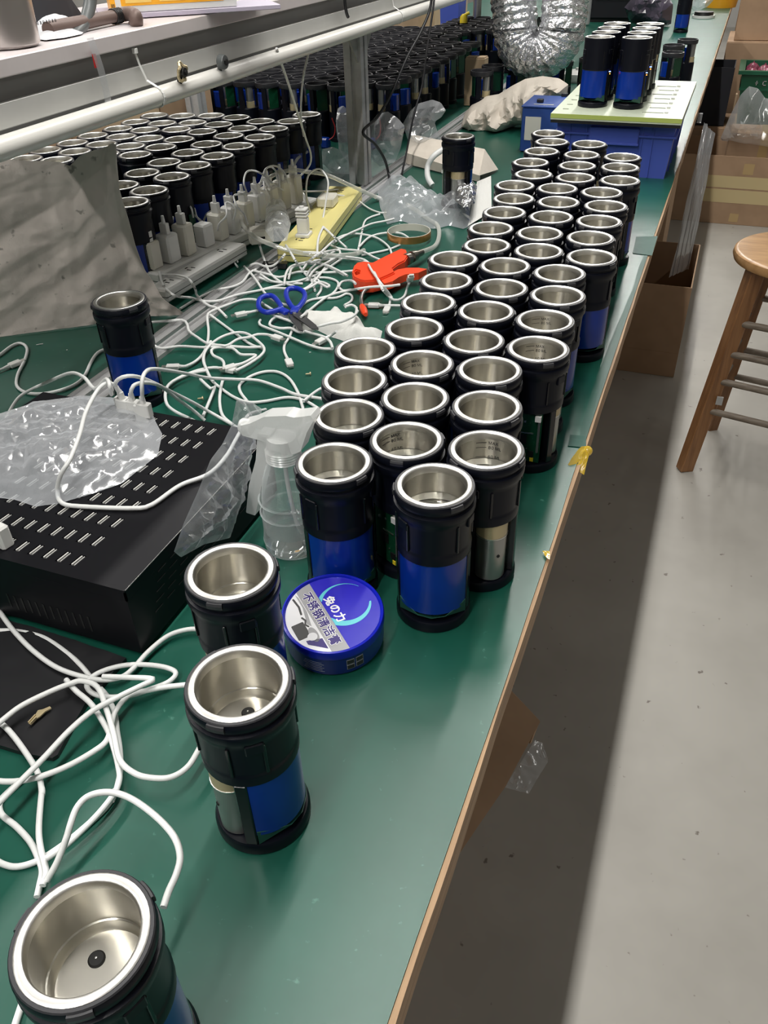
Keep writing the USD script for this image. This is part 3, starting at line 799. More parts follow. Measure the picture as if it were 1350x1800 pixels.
# block of bottles under the rack: rows from its front
order = sorted(range(len(block)), key=lambda k: (round((-block[k][0] - .82) / .0725), block[k][1]))
cnt = {}
for k in order:
    c = int(round((-block[k][0] - .82) / .0725))
    cnt[c] = cnt.get(c, 0) + 1
    bottle_copy('far', f'steel-cup bottle in block under shelf, {ORD[c + 1]} column from cables, {ORD[cnt[c]]} from front', (block[k][0], block[k][1], T), -95 + rng.uniform(-14, 14) if c < 2 else rng.uniform(0, 360), 'bottle heaters in the block under the shelf')
# open black frames further along the bench
far = []
for j in range(16):
    for i in range(6):
        far.append((-.905 - .073 * i + rng.uniform(-.004, .004) - .004 * (j % 2), 2.232 + .082 * j + rng.uniform(-.005, .005)))
for j in range(10):
    for i in range(2):
        far.append((-.785 - .072 * i + rng.uniform(-.003, .003), 2.275 + .088 * j + rng.uniform(-.004, .004)))
for j in range(6):
    for i in range(5):
        far.append((-.72 - .074 * i + rng.uniform(-.003, .003), 3.42 + .082 * j + rng.uniform(-.004, .004)))
far += [(-.582, 2.613), (-.59, 2.520), (-.512, 2.62), (-.47, 2.70), (-.40, 2.72), (-.33, 2.80)]
P = np.array(far)
for _ in range(40):
    d = P[:, None] - P[None]
    L = np.linalg.norm(d, axis=-1) + 9 * np.eye(len(P))
    P = P + .5 * (d / L[..., None] * np.clip(.069 - L, 0, None)[..., None]).sum(1)
for p in P:
    bottle_copy('open', 'open black bottle frame without cup, standing in the crowd beyond the rack post', (p[0], p[1], T), rng.choice([-20, 100, 220]) + rng.uniform(-25, 25), 'open bottle frames crowding the far bench')
for p, w in (((-.082, 3.25), 'farthest'), ((-.116, 3.11), 'middle'), ((-.104, 2.95), 'closest')):
    bottle_copy('open', f'open bottle frame behind the blue crate, {w} of the three there', (p[0], p[1], T), rng.uniform(0, 360), 'open bottle frames behind the crate')
# bottles on the board over the crate
ZB = .885
lit = [((-.214, 2.108), -97, 'lit', 'inner front bottle with lit lamp on the pale board'), ((-.133, 2.106), -97, 'lit', 'bottle with blue battery at the front of the pale board, edge side'),
       ((-.212, 2.192), 40, 'litplain', 'second bottle of the inner column on the pale board'), ((-.133, 2.19), -100, 'lit', 'second bottle of the edge column on the pale board'),
       ((-.212, 2.276), 10, 'litplain', 'third bottle of the inner column on the pale board'), ((-.132, 2.274), 80, 'litplain', 'third bottle of the edge column on the pale board'),
       ((-.211, 2.36), 200, 'litplain', 'last bottle of the inner column on the pale board'), ((-.132, 2.358), 100, 'litplain', 'last bottle of the edge column on the pale board')]
for p, rz, v, lab in lit:
    bottle_copy(v, lab, (p[0], p[1], ZB), rz, 'bottle heaters on the pale board')
p = at(1195, 58, T)
bottle_copy('litplain', 'tall bottle with blue battery alone on the far bench', (p[0], p[1] + .03, T), -90, 'single bottle heaters on the bench')
# ------------------------------------------------------------------ the black charging hub
g = thing('charging_hub', 'large black metal charging hub with rows of ports in its top', 'charger')
HX0, HX1, HY0, HY1, HZ = -.60, -.305, .377, .636, T + .078
MAT['contact'] = pm('contact_metal', (.75, .75, .73), .35, .3)
ports = [(-.366 - .0148 * c, .397 + .0278 * r) for r in range(9) for c in range(10)]
hole = lambda x, y: Polygon([(x - .0033 - .0006, y - .0072), (x + .0027 - .0006, y - .0072), (x + .0036, y + .0072), (x - .0024, y + .0072)])
top = Polygon([(HX0, HY0), (HX1, HY0), (HX1, HY1), (HX0, HY1)]).difference(shapely.union_all([hole(*p) for p in ports]))
part(g, 'top_plate', prism(top, .0022, HZ - .0022), MAT['black_metal'], smooth=False)
part(g, 'case', bx(HX0, HX1, HY0, HY1, T + .0045, HZ - .0115, .0006), MAT['black_metal'], smooth=False)
part(g, 'side_wall', bx(HX1 - .0015, HX1, HY0, HY1, HZ - .012, HZ - .0022), MAT['black_metal'], smooth=False)
part(g, 'side_wall', bx(HX0, HX0 + .0015, HY0, HY1, HZ - .012, HZ - .0022), MAT['black_metal'], smooth=False)
part(g, 'side_wall', bx(HX0, HX1, HY0, HY0 + .0015, HZ - .012, HZ - .0022), MAT['black_metal'], smooth=False)
part(g, 'side_wall', bx(HX0, HX1, HY1 - .0015, HY1, HZ - .012, HZ - .0022), MAT['black_metal'], smooth=False)
part(g, 'worn_edge', cat(rod((HX1, HY0 + .001, HZ - .0005), (HX1, HY1 - .001, HZ - .0005), .0005, 6)), MAT['rim'], smooth=False)
for i, (x, y) in enumerate(ports):
    pt = part(g, 'port', prism(hole(x, y).buffer(.0003).difference(hole(x, y).buffer(-.0005)), .0085, HZ - .0106), MAT['slot_dark'], smooth=False)
    part(pt, 'contact', bar((x - .0016, y - .0062, HZ - .0022), (x - .0002, y + .0062, HZ - .0022), .0013, .005), MAT['contact'], smooth=False)
    part(pt, 'contact', bar((x + .0012, y - .0062, HZ - .0014), (x + .0024, y + .0062, HZ - .0014), .0007, .003), MAT['contact'], smooth=False)
for k in range(5):
    for q in range(9):
        y0 = .405 + q * .019 + k * .004
        part(g, 'vent', bx(HX1 - .0002, HX1 + .0005, y0, y0 + .012, T + .028 + k * .0085, T + .0292 + k * .0085), MAT['slot_dark'], smooth=False)
for q in range(12):
    part(g, 'vent', bx(HX1 - .05 - q * .008, HX1 - .048 - q * .008, HY0 - .0004, HY0 + .0002, T + .016 + .001 * (q % 3), T + .034), MAT['chip'], smooth=False)
for sx in (HX0 + .03, HX1 - .03):
    for sy in (HY0 + .03, HY1 - .03):
        part(g, 'foot', mv(lathe([(0, 0), (.008, 0), (.007, .005), (0, .005)], 16), sx, sy, T), MAT['rubber'])

# black board under the cables
mp = [(222, 1158), (190, 1195), (150, 1240), (122, 1290), (98, 1334), (60, 1330), (20, 1318), (-40, 1300), (-90, 1200), (-60, 1110), (0, 1088), (90, 1112)]
mw = [at(x, y, T + .0035)[:2] for x, y in mp]
mw = [(x, min(y, .372)) for x, y in mw]
def wavy_slab(outline, h, seed):
    pts, nb = scatter_in(Polygon(outline), .006, np.random.default_rng(seed))
    tri = Delaunay(pts).simplices
    c = pts[tri].mean(1)
    tri = tri[shapely.contains_xy(Polygon(outline), c[:, 0], c[:, 1])]
    a, b, d = pts[tri[:, 0]], pts[tri[:, 1]], pts[tri[:, 2]]
    fl = ((b[:, 0] - a[:, 0]) * (d[:, 1] - a[:, 1]) - (b[:, 1] - a[:, 1]) * (d[:, 0] - a[:, 0])) < 0
    tri[fl] = tri[fl][:, ::-1]
    edge = np.clip(1 - shapely.distance(Polygon(outline).exterior, shapely.points(pts)) / .018, 0, 1)
    z = h + .0025 * edge * fold(np.column_stack([pts * 45, 0 * edge]), seed) + .0005 * meshkit.noise(np.column_stack([pts * 60, 0 * edge]), seed)
    n = len(pts)
    v = np.vstack([np.column_stack([pts, z + T]), np.column_stack([pts, np.full(n, T + .0004)])])
    r = np.arange(nb); r2 = np.roll(r, -1)
    side = np.vstack([np.stack([r, r + n, r2], 1), np.stack([r2, r + n, r2 + n], 1)])
    return trimesh.Trimesh(v, np.vstack([tri, tri[:, ::-1] + n, side]), process=False)
solo('rubber_sheet', wavy_slab(mw, .003, 3), MAT['rubber'], 'worn black rubber sheet lying in front of the black hub', 'sheet', smooth=30)
bq = at(68, 1258, T + .005)
brass = cat(mv(prism([(-.0012, -.010), (.0018, -.0105), (.0022, -.004), (.0035, -.001), (.004, .004), (.0065, .0085), (.004, .0095), (.0005, .005), (-.0025, .003), (-.0012, -.002)], .0012), 0, 0, 0),
            bar((-.0008, -.010, .0014), (-.0004, -.002, .0018), .001, .002), bar((.0012, -.010, .0014), (.0018, -.004, .0018), .001, .002))
solo('brass_scrap', mv(brass, bq[0], bq[1], T + .0062), MAT['brass'], 'small torn scrap of brass lying on the black rubber sheet', 'scrap', smooth=False)

# ------------------------------------------------------------------ white cables
CABLE_LABEL = 'thin white charging cable, one of the many tangled on the green bench'
CABLE_GROUP = 'white charging cables tangled on the bench'


def plug(parent, p, d, up=(0, 0, 1), metal=True, scale=1.0, mat='white', name='plug'):
    """moulded plug whose cable enters at p and whose nose points along d"""
    d = np.array(d, float); d /= np.linalg.norm(d)
    p = np.array(p, float)
    s = scale
    q = part(parent, name, cat(bar(p, p + d * .018 * s, .0105 * s, .0058 * s, up, .0008), tube([p - d * .009 * s, p - d * .004 * s, p + d * .0005], [.0021 * s, .0027 * s, .0034 * s], 8)), MAT[mat], smooth=30)
    if metal:
        part(q, 'tip', bar(p + d * .018 * s, p + d * .0245 * s, .0075 * s, .0026 * s, up), MAT['rim'], smooth=False)
    return q


def strip_area(a, b, w, top):
    return LineString([a, b]).buffer(w / 2 + .003, cap_style=2), top


OVER = [strip_area((-.792, 1.115), (-.715, 1.60), .052, .030), strip_area((-.735, 1.055), (-.720, 1.30), .040, .0285), strip_area((-.600, 1.300), (-.668, 1.690), .074, .031), (sbox(-.674, .64, -.618, 3.56), .0064),
        (Polygon([at(x, y, T + .02)[:2] for x, y in [(617, 488), (628, 470), (655, 470), (705, 445), (720, 455), (749, 479), (700, 495), (642, 507)]]), .031),
        (Polygon([at(x, y, T + .008)[:2] for x, y in [(518, 570), (523, 556), (548, 540), (585, 538), (641, 560), (672, 574), (668, 590), (612, 594), (556, 572)]]), .019)]


def lay(pix, h, base, r):
    """points over the bench for picks along a cable, lifted where it runs over something lying there"""
    p = np.array([(q[0], q[1], q[2] if len(q) > 2 else h) for q in pix], float)
    d = spline(p * (1, 1, 1000), 6)
    d[:, 2] /= 1000
    w = np.array([at(a, b, base + c) for a, b, c in d])
    z = d[:, 2].copy()
    for _ in range(2):
        for poly, top in OVER:
            inside = shapely.contains_xy(poly, w[:, 0], w[:, 1])
            z = np.where(inside, np.maximum(z, top + r + .0004), z)
        w = np.array([at(a, b, base + c) for (a, b, _c), c in zip(d, z)])
    k = np.exp(-np.linspace(-1.6, 1.6, 7) ** 2); k /= k.sum()
    zs_ = np.maximum(np.convolve(np.pad(z, 3, mode='edge'), k, 'valid'), z * .98)
    return np.array([at(a, b, base + c) for (a, b, _c), c in zip(d, zs_)])


def cable(pix, label=None, group=CABLE_GROUP, r=.0022, h0=None, plug0=False, plug1=False, base=T, mat='cable', name='charging_cable', pm_=True):
    """pix: (x, y) or (x, y, height over the bench) picked along the cable"""
    global _cn
    _cn = globals().get('_cn', 0) + 1
    h = h0 if h0 is not None else r + .0003 + .0026 * ((_cn * 7) % 4)
    w = lay(pix, h, base, r)
    g = thing(name, label or CABLE_LABEL, 'cable', group=group)
    part(g, 'cord', tube(w, r, 7), MAT[mat], smooth=60)
    if plug0:
        plug(g, w[0], w[0] - w[2], metal=pm_)
    if plug1:
        plug(g, w[-1], w[-1] - w[-3], metal=pm_)
    return g


def zf(x0, y0, s, L, **k):
    return [(x0 + p[0] / s, y0 + p[1] / s, *p[2:]) for p in L]


A = lambda L: zf(0, 850, 3.2727, L)
RF = .0023
FG = 'white cables looping on the bench in front of the hub'
cable(A([(-60, 640), (0, 740), (90, 860), (200, 970), (330, 1060), (480, 1112), (600, 1130), (700, 1112), (765, 1065), (850, 970), (960, 880), (1060, 843), (1150, 838), (1250, 860)]), 'white cable from the hub front that runs behind the bottle beside the tin', FG, RF, h0=.0072)
cable(A([(-60, 850), (0, 846), (110, 850), (250, 885), (380, 970), (470, 1052), (540, 1140), (620, 1230), (662, 1330), (675, 1430), (690, 1530), (693, 1640), (672, 1750), (640, 1830)]) + zf(0, 1350, 3, [(610, 110), (560, 205), (400, 352), (275, 445), (180, 497), (90, 520), (20, 508), (-50, 470)]), 'white cable crossing the black rubber sheet and curving down past the corner bottle', FG, RF, h0=.0026)
cable(A([(1150, 1150), (1070, 1158), (960, 1170), (850, 1190), (740, 1222), (665, 1310), (640, 1390), (612, 1480), (540, 1540), (400, 1620), (250, 1680), (120, 1710), (0, 1712), (-80, 1690)]), 'white cable running out from the lone bottle toward the bench corner', FG, RF, h0=.0120)
cable(A([(-60, 1420), (0, 1372), (120, 1280), (280, 1200), (400, 1152), (470, 1135), (560, 1170), (610, 1290), (655, 1440), (690, 1590), (770, 1665), (860, 1692), (980, 1690), (1080, 1630), (1150, 1520), (1200, 1420)]), 'white cable curling round behind the lone bottle with the steel motor', FG, RF, h0=.0168)
cable(A([(740, 1218), (640, 1230), (545, 1212), (500, 1170), (520, 1120), (600, 1075), (720, 1045), (850, 1043), (960, 1060), (1012, 1092), (970, 1142), (870, 1182), (745, 1222)]), 'small closed loop of white cable between the hub and the lone bottle', FG, RF, h0=.0072)
cable(A([(590, 1110), (740, 1115), (860, 1120), (878, 1132), (820, 1160), (700, 1218), (540, 1303), (400, 1420), (250, 1580), (100, 1730), (-30, 1860)]), 'straight white cable slanting across the bench to the corner bottle', FG, RF, h0=.0215)
cable(A([(380, 1128), (440, 1195), (530, 1275), (620, 1420), (655, 1520), (680, 1620), (688, 1700), (660, 1790)]) + zf(0, 1350, 3, [(630, 60), (605, 130), (520, 240), (400, 360), (330, 420), (240, 480)]), 'white cable bundled beside the crossing cable in front of the hub', FG, RF, h0=.0120)
cable(A([(-40, 1350), (30, 1400), (100, 1480), (190, 1612), (230, 1700), (242, 1790)]) + zf(0, 1350, 3, [(222, 110), (210, 230), (205, 340), (216, 430), (235, 500), (243, 560), (225, 620)]), 'white cable falling straight toward the corner bottle', FG, RF, h0=.0074)
cable(zf(0, 1350, 3, [(120, 60), (40, 130), (0, 180), (10, 245), (90, 312), (160, 390), (200, 470), (222, 540), (210, 610), (195, 680)]), 'white cable snaking down the left of the bench to the corner bottle'.replace('left', 'inner side'), FG, RF, h0=.0026)
cable(zf(0, 1350, 3, [(245, 596, .012), (300, 500, .022), (350, 370, .034), (372, 295, .040), (405, 210, .044), (460, 152, .046), (545, 128, .046), (640, 140, .044), (740, 192, .042), (850, 282, .040), (925, 375, .040), (950, 470, .040), (930, 560, .040), (890, 650, .040), (862, 735, .040)]), 'white cable arching over the others and plugged into the corner bottle', FG, RF)
cable(zf(0, 1350, 3, [(125, 1215), (100, 1290), (75, 1370), (60, 1450)]), 'short end of white cable beside the foot of the corner bottle', FG, RF, h0=.0024)

# plugs standing in the hub with their cables
HUBG = 'white cables plugged into the hub'
def hubcable(pix, label, plugs=True):
    w = spline([at(p[0], p[1], T + p[2]) for p in pix], .006)
    g = thing('charging_cable', label, 'cable', group=HUBG)
    part(g, 'cord', tube(w, .0022, 7), MAT['cable'], smooth=60)
    if plugs:
        d = w[0] - w[2]
        part(g, 'plug', cat(bx(w[0][0] - .0075, w[0][0] + .0075, w[0][1] - .0045, w[0][1] + .0045, w[0][2] - .020, w[0][2] - .004, .001), tube([w[0] - (0, 0, .006), w[0] + (0, 0, .004)], [.0036, .0028], 8)), MAT['white'], smooth=30)
    return g
hz = .104
B = lambda L: [(200 + x / 3.75, 600 + y / 3.75, h) for x, y, h in L]
hubcable(B([(188, 385, hz), (186, 320, hz + .02), (188, 250, hz + .03), (215, 196, hz + .03), (270, 182, .125), (360, 192, .10), (480, 212, .065), (620, 240, .03), (800, 250, .012), (950, 258, .006), (1100, 308, .006), (1200, 350, .006), (1370, 378, .006), (1480, 410, .006)]), 'white cable from the hub corner plug running far across the bench')
hubcable(B([(116, 365, hz), (112, 340, hz + .012), (130, 293, hz + .02), (200, 272, .115), (310, 296, .085), (420, 380, .05), (520, 452, .02), (600, 520, .004)]), 'white cable from the second hub plug bending toward the spray bottle')
hubcable(B([(40, 345, hz), (10, 290, hz + .012), (30, 250, hz + .022), (90, 229, .13), (170, 237, .12), (260, 272, .10), (400, 342, .06), (520, 402, .035), (640, 470, .012), (800, 560, .004), (900, 620, .004)]), 'white cable from the third hub plug passing behind the hub')
C3 = lambda L: [(x / 3, 480 + y / 3, h) for x, y, h in L]
hubcable(C3([(640, 645, hz), (615, 600, hz + .01), (580, 580, hz + .016), (540, 592, hz + .02), (500, 640, .12), (450, 740, .118), (420, 850, .118), (370, 980, .114), (322, 1060, .104), (303, 1150, .0825), (330, 1215, .0812), (450, 1232, .0812), (700, 1240, .0812), (800, 1222, .0812), (950, 1120, .0812), (1100, 1060, .0812), (1190, 970, .0812), (1240, 885, .0812), (1275, 820, .0812), (1292, 775, .078), (1325, 740, .03), (1400, 720, .004)]), 'white cable over the clear bag and across the hub to its edge')
hubcable(C3([(588, 640, hz), (580, 600, hz + .02), (560, 560, hz + .02), (500, 610, .10), (440, 548, .09), (370, 528, .07), (260, 570, .04), (120, 640, .012), (60, 712, .010), (20, 800, .010)]), 'white cable bending from the hub to the bench edge under the paper', plugs=False)
cable([(x / 3, 480 + y / 3) for x, y in [(-40, 450), (0, 430), (60, 385), (110, 370), (143, 398), (130, 460), (92, 540), (92, 600), (150, 633), (250, 633), (370, 600), (440, 550), (480, 470), (515, 420), (560, 400)]], 'white cable wriggling between the grey paper and the hub', FG, .0023, h0=.003)
cable([(x / 3, 480 + y / 3) for x, y in [(-80, 540), (-20, 518), (50, 490)]], 'white cable end with its plug lying near the grey paper', FG, .0018, h0=.004, plug1=True)
q = at(3, 940, HZ + .012)
g = thing('usb_plug', 'white plug block standing in a port at the hub front', 'plug')
part(g, 'body', rot(bx(q[0] - .016, q[0] + .006, q[1] - .006, q[1] + .006, HZ - .001, HZ + .022, .002), (0, 0, 1), -12, q), MAT['white'], smooth=False)
q = at(250, 725, HZ + .01)
g = thing('usb_plug', 'upright white plug in the rear corner of the hub beside the bag', 'plug')
part(g, 'body', bx(q[0] - .008, q[0] + .008, q[1] - .004, q[1] + .004, HZ - .001, HZ + .020, .0012), MAT['white'], smooth=False)

M = lambda L: zf(240, 440, 5.625, L)
K = lambda L: zf(440, 440, 5.625, L)
U = lambda L: zf(440, 260, 5.625, L)
for L, kw in [
    (M([(150, 160), (185, 165), (230, 220), (250, 320), (320, 410), (400, 455), (540, 470), (650, 500), (800, 500), (1000, 440), (1200, 400), (1350, 375), (1500, 380)]), {}),
    (M([(250, 240), (420, 250), (520, 290), (580, 380), (600, 450), (700, 540), (800, 575), (890, 660)]), {}),
    (M([(430, 580), (560, 500), (680, 440), (800, 390), (950, 360), (1050, 310), (1110, 230), (1180, 190)]), {}),
    (M([(150, 712), (300, 700), (450, 690), (500, 730), (520, 800), (600, 860), (700, 920), (830, 940), (900, 940), (1000, 880), (1110, 860), (1200, 832), (1300, 835), (1345, 850)]), {'plug1': True}),
    (M([(170, 940), (250, 970), (430, 950), (650, 960), (900, 950), (1100, 960), (1240, 955)]), {}),
    (M([(420, 1150), (480, 1148), (580, 1100), (660, 1020), (700, 920), (712, 800), (700, 650), (750, 600), (900, 540), (1050, 490), (1180, 490), (1270, 540), (1400, 620), (1500, 680)]), {'plug0': True}),
    (M([(730, 640), (850, 730), (1000, 840), (1130, 930), (1240, 968)]), {}),
    (M([(760, 1300), (720, 1240), (680, 1150), (660, 1080), (690, 980), (800, 880), (950, 820), (1080, 820), (1190, 890), (1262, 970), (1230, 1040), (1100, 1130), (980, 1190)]), {}),
    (M([(860, 1180), (865, 1120), (840, 1080), (760, 1040), (740, 990), (800, 960), (950, 970), (1030, 1030), (1180, 1038), (1080, 1105), (980, 1140)]), {'plug1': True}),
    (M([(310, 1340), (420, 1260), (600, 1190), (760, 1160), (860, 1172)]), {'plug1': True}),
    (zf(200, 600, 3.75, [(880, 395), (835, 335), (832, 285), (900, 232), (1000, 200), (1090, 205), (1160, 250), (1210, 330), (1235, 400), (1252, 480), (1245, 600), (1220, 650)]), {}),
    (zf(200, 600, 3.75, [(560, 540), (480, 500), (400, 460), (348, 410), (342, 330), (380, 270), (500, 215), (620, 190)]), {}),
    (zf(200, 600, 3.75, [(570, 250), (640, 312), (665, 300), (640, 370), (590, 490)]), {}),
    (zf(200, 600, 3.75, [(720, 250), (705, 310), (698, 400), (718, 490), (790, 555)]), {}),
    (zf(200, 600, 3.75, [(640, 0), (600, 70), (598, 150), (640, 250), (720, 320), (800, 372), (890, 402), (1000, 395), (1150, 370), (1260, 392), (1360, 450)]), {}),
    (zf(200, 600, 3.75, [(1190, 585), (1300, 532), (1400, 500)]), {}),
    (zf(200, 600, 3.75, [(1250, 395), (1350, 320), (1450, 280)]), {}),
    (U([(-10, 760, .01), (30, 780, .02), (80, 920)]) + K([(140, 100), (200, 230), (300, 312), (420, 352), (510, 388), (600, 340), (680, 250), (760, 150), (850, 90)]), {}),
    (U([(150, 680, .03), (200, 760, .02), (260, 840, .012), (340, 945)]) + K([(460, 122), (540, 232), (600, 290), (640, 400)]), {}),
    (K([(0, 150), (60, 130), (150, 160), (230, 150), (300, 90), (340, 40)]), {}),
    (K([(-60, 160), (0, 222), (60, 300), (150, 430), (260, 510), (390, 548)]), {}),
    (K([(20, 200), (150, 230), (290, 266), (400, 232), (500, 212), (700, 220), (880, 215), (1040, 200)]), {}),
    (K([(90, 270), (200, 310), (350, 322), (500, 302), (620, 290), (700, 270), (800, 282), (868, 320), (850, 390), (780, 450), (640, 482)]), {}),
    (K([(335, 340), (350, 240), (395, 165), (500, 130), (640, 120), (760, 150), (850, 190), (960, 250)]), {}),
    (K([(560, 250), (600, 180), (700, 100), (800, 30), (880, -10)]), {}),
    (K([(540, 120), (700, 95), (900, 80), (1050, 95), (1150, 125, .02), (1200, 200, .03), (1280, 312, .034), (1350, 400, .02), (1400, 470)]), {}),
    (K([(-40, 430), (0, 420), (150, 380), (300, 345), (400, 330), (520, 330)]), {}),
    (K([(-40, 620), (130, 592), (250, 650), (390, 700), (480, 740)]), {'plug0': True}),
    (K([(380, 652), (250, 660), (190, 735), (300, 772), (400, 770), (480, 808), (580, 802), (680, 752), (800, 720), (900, 705, .02), (1020, 650, .03), (1060, 600, .02)]), {}),
    (K([(100, 690), (95, 735), (250, 800), (400, 862), (560, 930), (700, 970), (815, 976)]), {}),
    (K([(440, 740), (415, 790), (380, 870), (340, 930), (336, 1000), (372, 1085)]), {'plug1': True}),
    (K([(540, 800), (650, 832), (740, 862), (790, 905), (815, 970)]), {}),
    (K([(850, 800), (800, 838), (740, 872)]), {'plug1': True}),
    (K([(500, 660), (600, 580), (700, 500), (800, 440), (1000, 392), (1200, 362), (1360, 355), (1480, 340)]), {}),
    (K([(480, 590), (540, 520), (650, 480), (850, 470), (950, 430), (1005, 450), (1000, 500), (930, 545)]), {}),
    (K([(530, 395), (620, 350), (690, 312), (780, 345), (760, 365), (690, 330), (620, 310)]), {}),
    (K([(870, 370), (905, 312), (1000, 300), (1040, 330)]), {}),
    (K([(880, 370), (920, 400), (1000, 390)]), {}),
    (K([(660, 450), (700, 390), (690, 320), (640, 270), (600, 240)]), {}),
    (K([(940, 560), (1000, 540), (1050, 570), (1045, 620)]), {}),
    (zf(400, 280, 3, [(960, 640), (950, 670), (930, 725), (880, 742), (820, 690), (770, 590, .012), (720, 530, .018), (600, 512, .012), (500, 495), (400, 490)]), {'plug0': True}),
    (zf(400, 280, 3, [(960, 775), (905, 772), (800, 770)]), {'plug1': True}),
    (zf(400, 280, 3, [(860, 720), (855, 760), (845, 782)]), {'plug1': True}),
    (U([(660, 1060, .004), (672, 900, .01), (720, 780, .03)]), {}),
    (U([(720, 780, .02), (830, 880, .01), (950, 985)]), {}),
    (U([(690, 1040), (850, 900), (1000, 850), (1150, 862), (1270, 900), (1370, 980), (1400, 1060)]), {}),
    (U([(1060, 1045), (1090, 900), (1125, 740), (1180, 690), (1280, 655)]), {}),
    (U([(1420, 700), (1350, 720), (1200, 750), (1080, 802), (950, 862), (820, 940)]), {}),
    (U([(790, 960), (900, 1000), (1100, 1022), (1220, 1080), (1330, 1125)]), {}),
    (U([(1070, 985), (1180, 882), (1350, 840), (1500, 850), (1600, 920)]), {}),
    (U([(1100, 1062), (1350, 1010), (1480, 960)]), {}),
    (U([(520, 1200), (600, 1100), (700, 1040), (850, 1010), (890, 1040), (800, 1110), (640, 1200), (580, 1280)]), {}),
    (U([(380, 1290), (420, 1180), (560, 1150), (700, 1150), (820, 1200), (930, 1260)]), {}),
    (U([(100, 1250), (220, 1320), (400, 1330), (560, 1290), (700, 1230), (900, 1100)]), {}),
]:
    cable(L, **kw)
# cables standing out of the adapters
UG = 'white cables rising from the adapters'
def rise(L, label=None):
    w = spline([at(p[0], p[1], T + p[2]) for p in L], .006)
    g = thing('charging_cable', label or 'thin white cable rising in a loop from the row of white adapters', 'cable', group=UG)
    part(g, 'cord', tube(w, .0019, 7), MAT['cable'], smooth=60)
N = lambda L: [(240 + x / 5.625, 240 + y / 5.625, h) for x, y, h in L]
UU = lambda L: [(440 + x / 5.625, 260 + y / 5.625, h) for x, y, h in L]
rise(N([(360, 900, .055), (360, 800, .075), (400, 700, .085), (480, 720, .08), (600, 800, .06), (750, 930, .035), (900, 1040, .02), (1000, 1240, .006)]))
rise(N([(560, 800, .07), (545, 720, .085), (515, 665, .09), (570, 710, .08), (600, 800, .06), (700, 920, .04), (850, 1100, .012), (1000, 1290, .004)]))
rise(N([(660, 840, .05), (700, 760, .07), (780, 735, .08), (850, 790, .07), (880, 870, .055), (800, 960, .04), (620, 1080, .02), (480, 1180, .01)]))
rise(N([(800, 930, .05), (820, 860, .065), (890, 780, .08), (880, 660, .09), (930, 660, .09), (980, 720, .08), (960, 830, .06)]))
rise(N([(1100, 870, .06), (1060, 760, .075), (1000, 700, .085), (960, 590, .095), (1030, 570, .1), (1150, 560, .1)]))
rise(N([(1090, 560, .1), (1060, 450, .11), (1090, 350, .115), (1170, 340, .115), (1270, 390, .11), (1350, 470, .1)]), 'white cable arching highest out of the adapters beside the bottle block')
rise(UU([(290, 400, .08), (270, 260, .1), (210, 190, .11), (150, 210, .11), (130, 280, .1), (140, 420, .085)]))
rise(UU([(375, 350, .085), (350, 270, .1), (280, 190, .112), (200, 180, .115), (140, 230, .11), (100, 340, .09), (0, 480, .07)]))
rise(UU([(210, 450, .075), (180, 330, .09), (240, 370, .085), (330, 420, .07)]))
rise(UU([(590, 640, .03), (555, 480, .06), (560, 320, .088), (600, 240, .1), (680, 208, .104), (740, 262, .098), (770, 350, .085), (752, 500, .06), (720, 690, .03), (680, 860, .016), (620, 955, .01), (550, 992, .006), (480, 950, .006), (440, 880, .008)]), 'white cable standing in a tall narrow loop over the cream power strip')
rise(UU([(520, 430, .06), (640, 430, .05), (770, 422, .04), (870, 415, .03), (980, 452, .012), (1080, 530, .006), (1180, 602, .004), (1280, 640, .004), (1350, 640, .004)]), 'white cable stretching over the cream power strip toward the clear bag')
def hang(L, label):
    g = thing('charging_cable', label, 'cable', group=UG)
    part(g, 'cord', tube(spline([on_x(*p) for p in L], .01), .0022, 7), MAT['cable'], smooth=60)
hang([(486, 85, -.60), (495, 112, -.607), (508, 150, -.63), (522, 195, -.66), (538, 245, -.69), (546, 270, -.705), (545, 288, -.715), (535, 302, -.72), (522, 314, -.725)], 'white cable hanging from the shelf beam down to the power strips')
hang([(545, 80, -.70), (540, 104, -.705), (534, 130, -.71), (530, 165, -.72), (529, 205, -.725), (534, 240, -.725)], 'grey white cable hanging behind the shelf pipe')

# ------------------------------------------------------------------ the tin
TCX, TCY, TTILT, TTURN = -.1555, .4525, 7.2, 18.0      # its rear edge rests on the base of the bottle behind
g = thing('polish_tin', 'round blue tin of steel cleaning paste with a printed lid', 'tin', (TCX, TCY, T + .0443 * math.sin(math.radians(TTILT))), TTURN)
UsdGeom.Xformable(g).AddRotateXOp().Set(TTILT)
TS = .0443 / .0430
part(g, 'can', lathe([(0, 0), (.0413, 0), (.0428, .0012), (.0431, .003), (.0431, .0235), (0, .0235)], 72), MAT['tin_side'], smooth=40)
part(g, 'lid', lathe([(0, .0225), (.0437, .0225), (.0443, .0235), (.0443, .0300), (.0435, .0318), (.0421, .0323), (.0413, .0316), (.0409, .0300), (0, .0300)], 72), MAT['tin_blue'], smooth=40)
ZL = .0300
disc = Point(0, 0).buffer(.0404, 48)
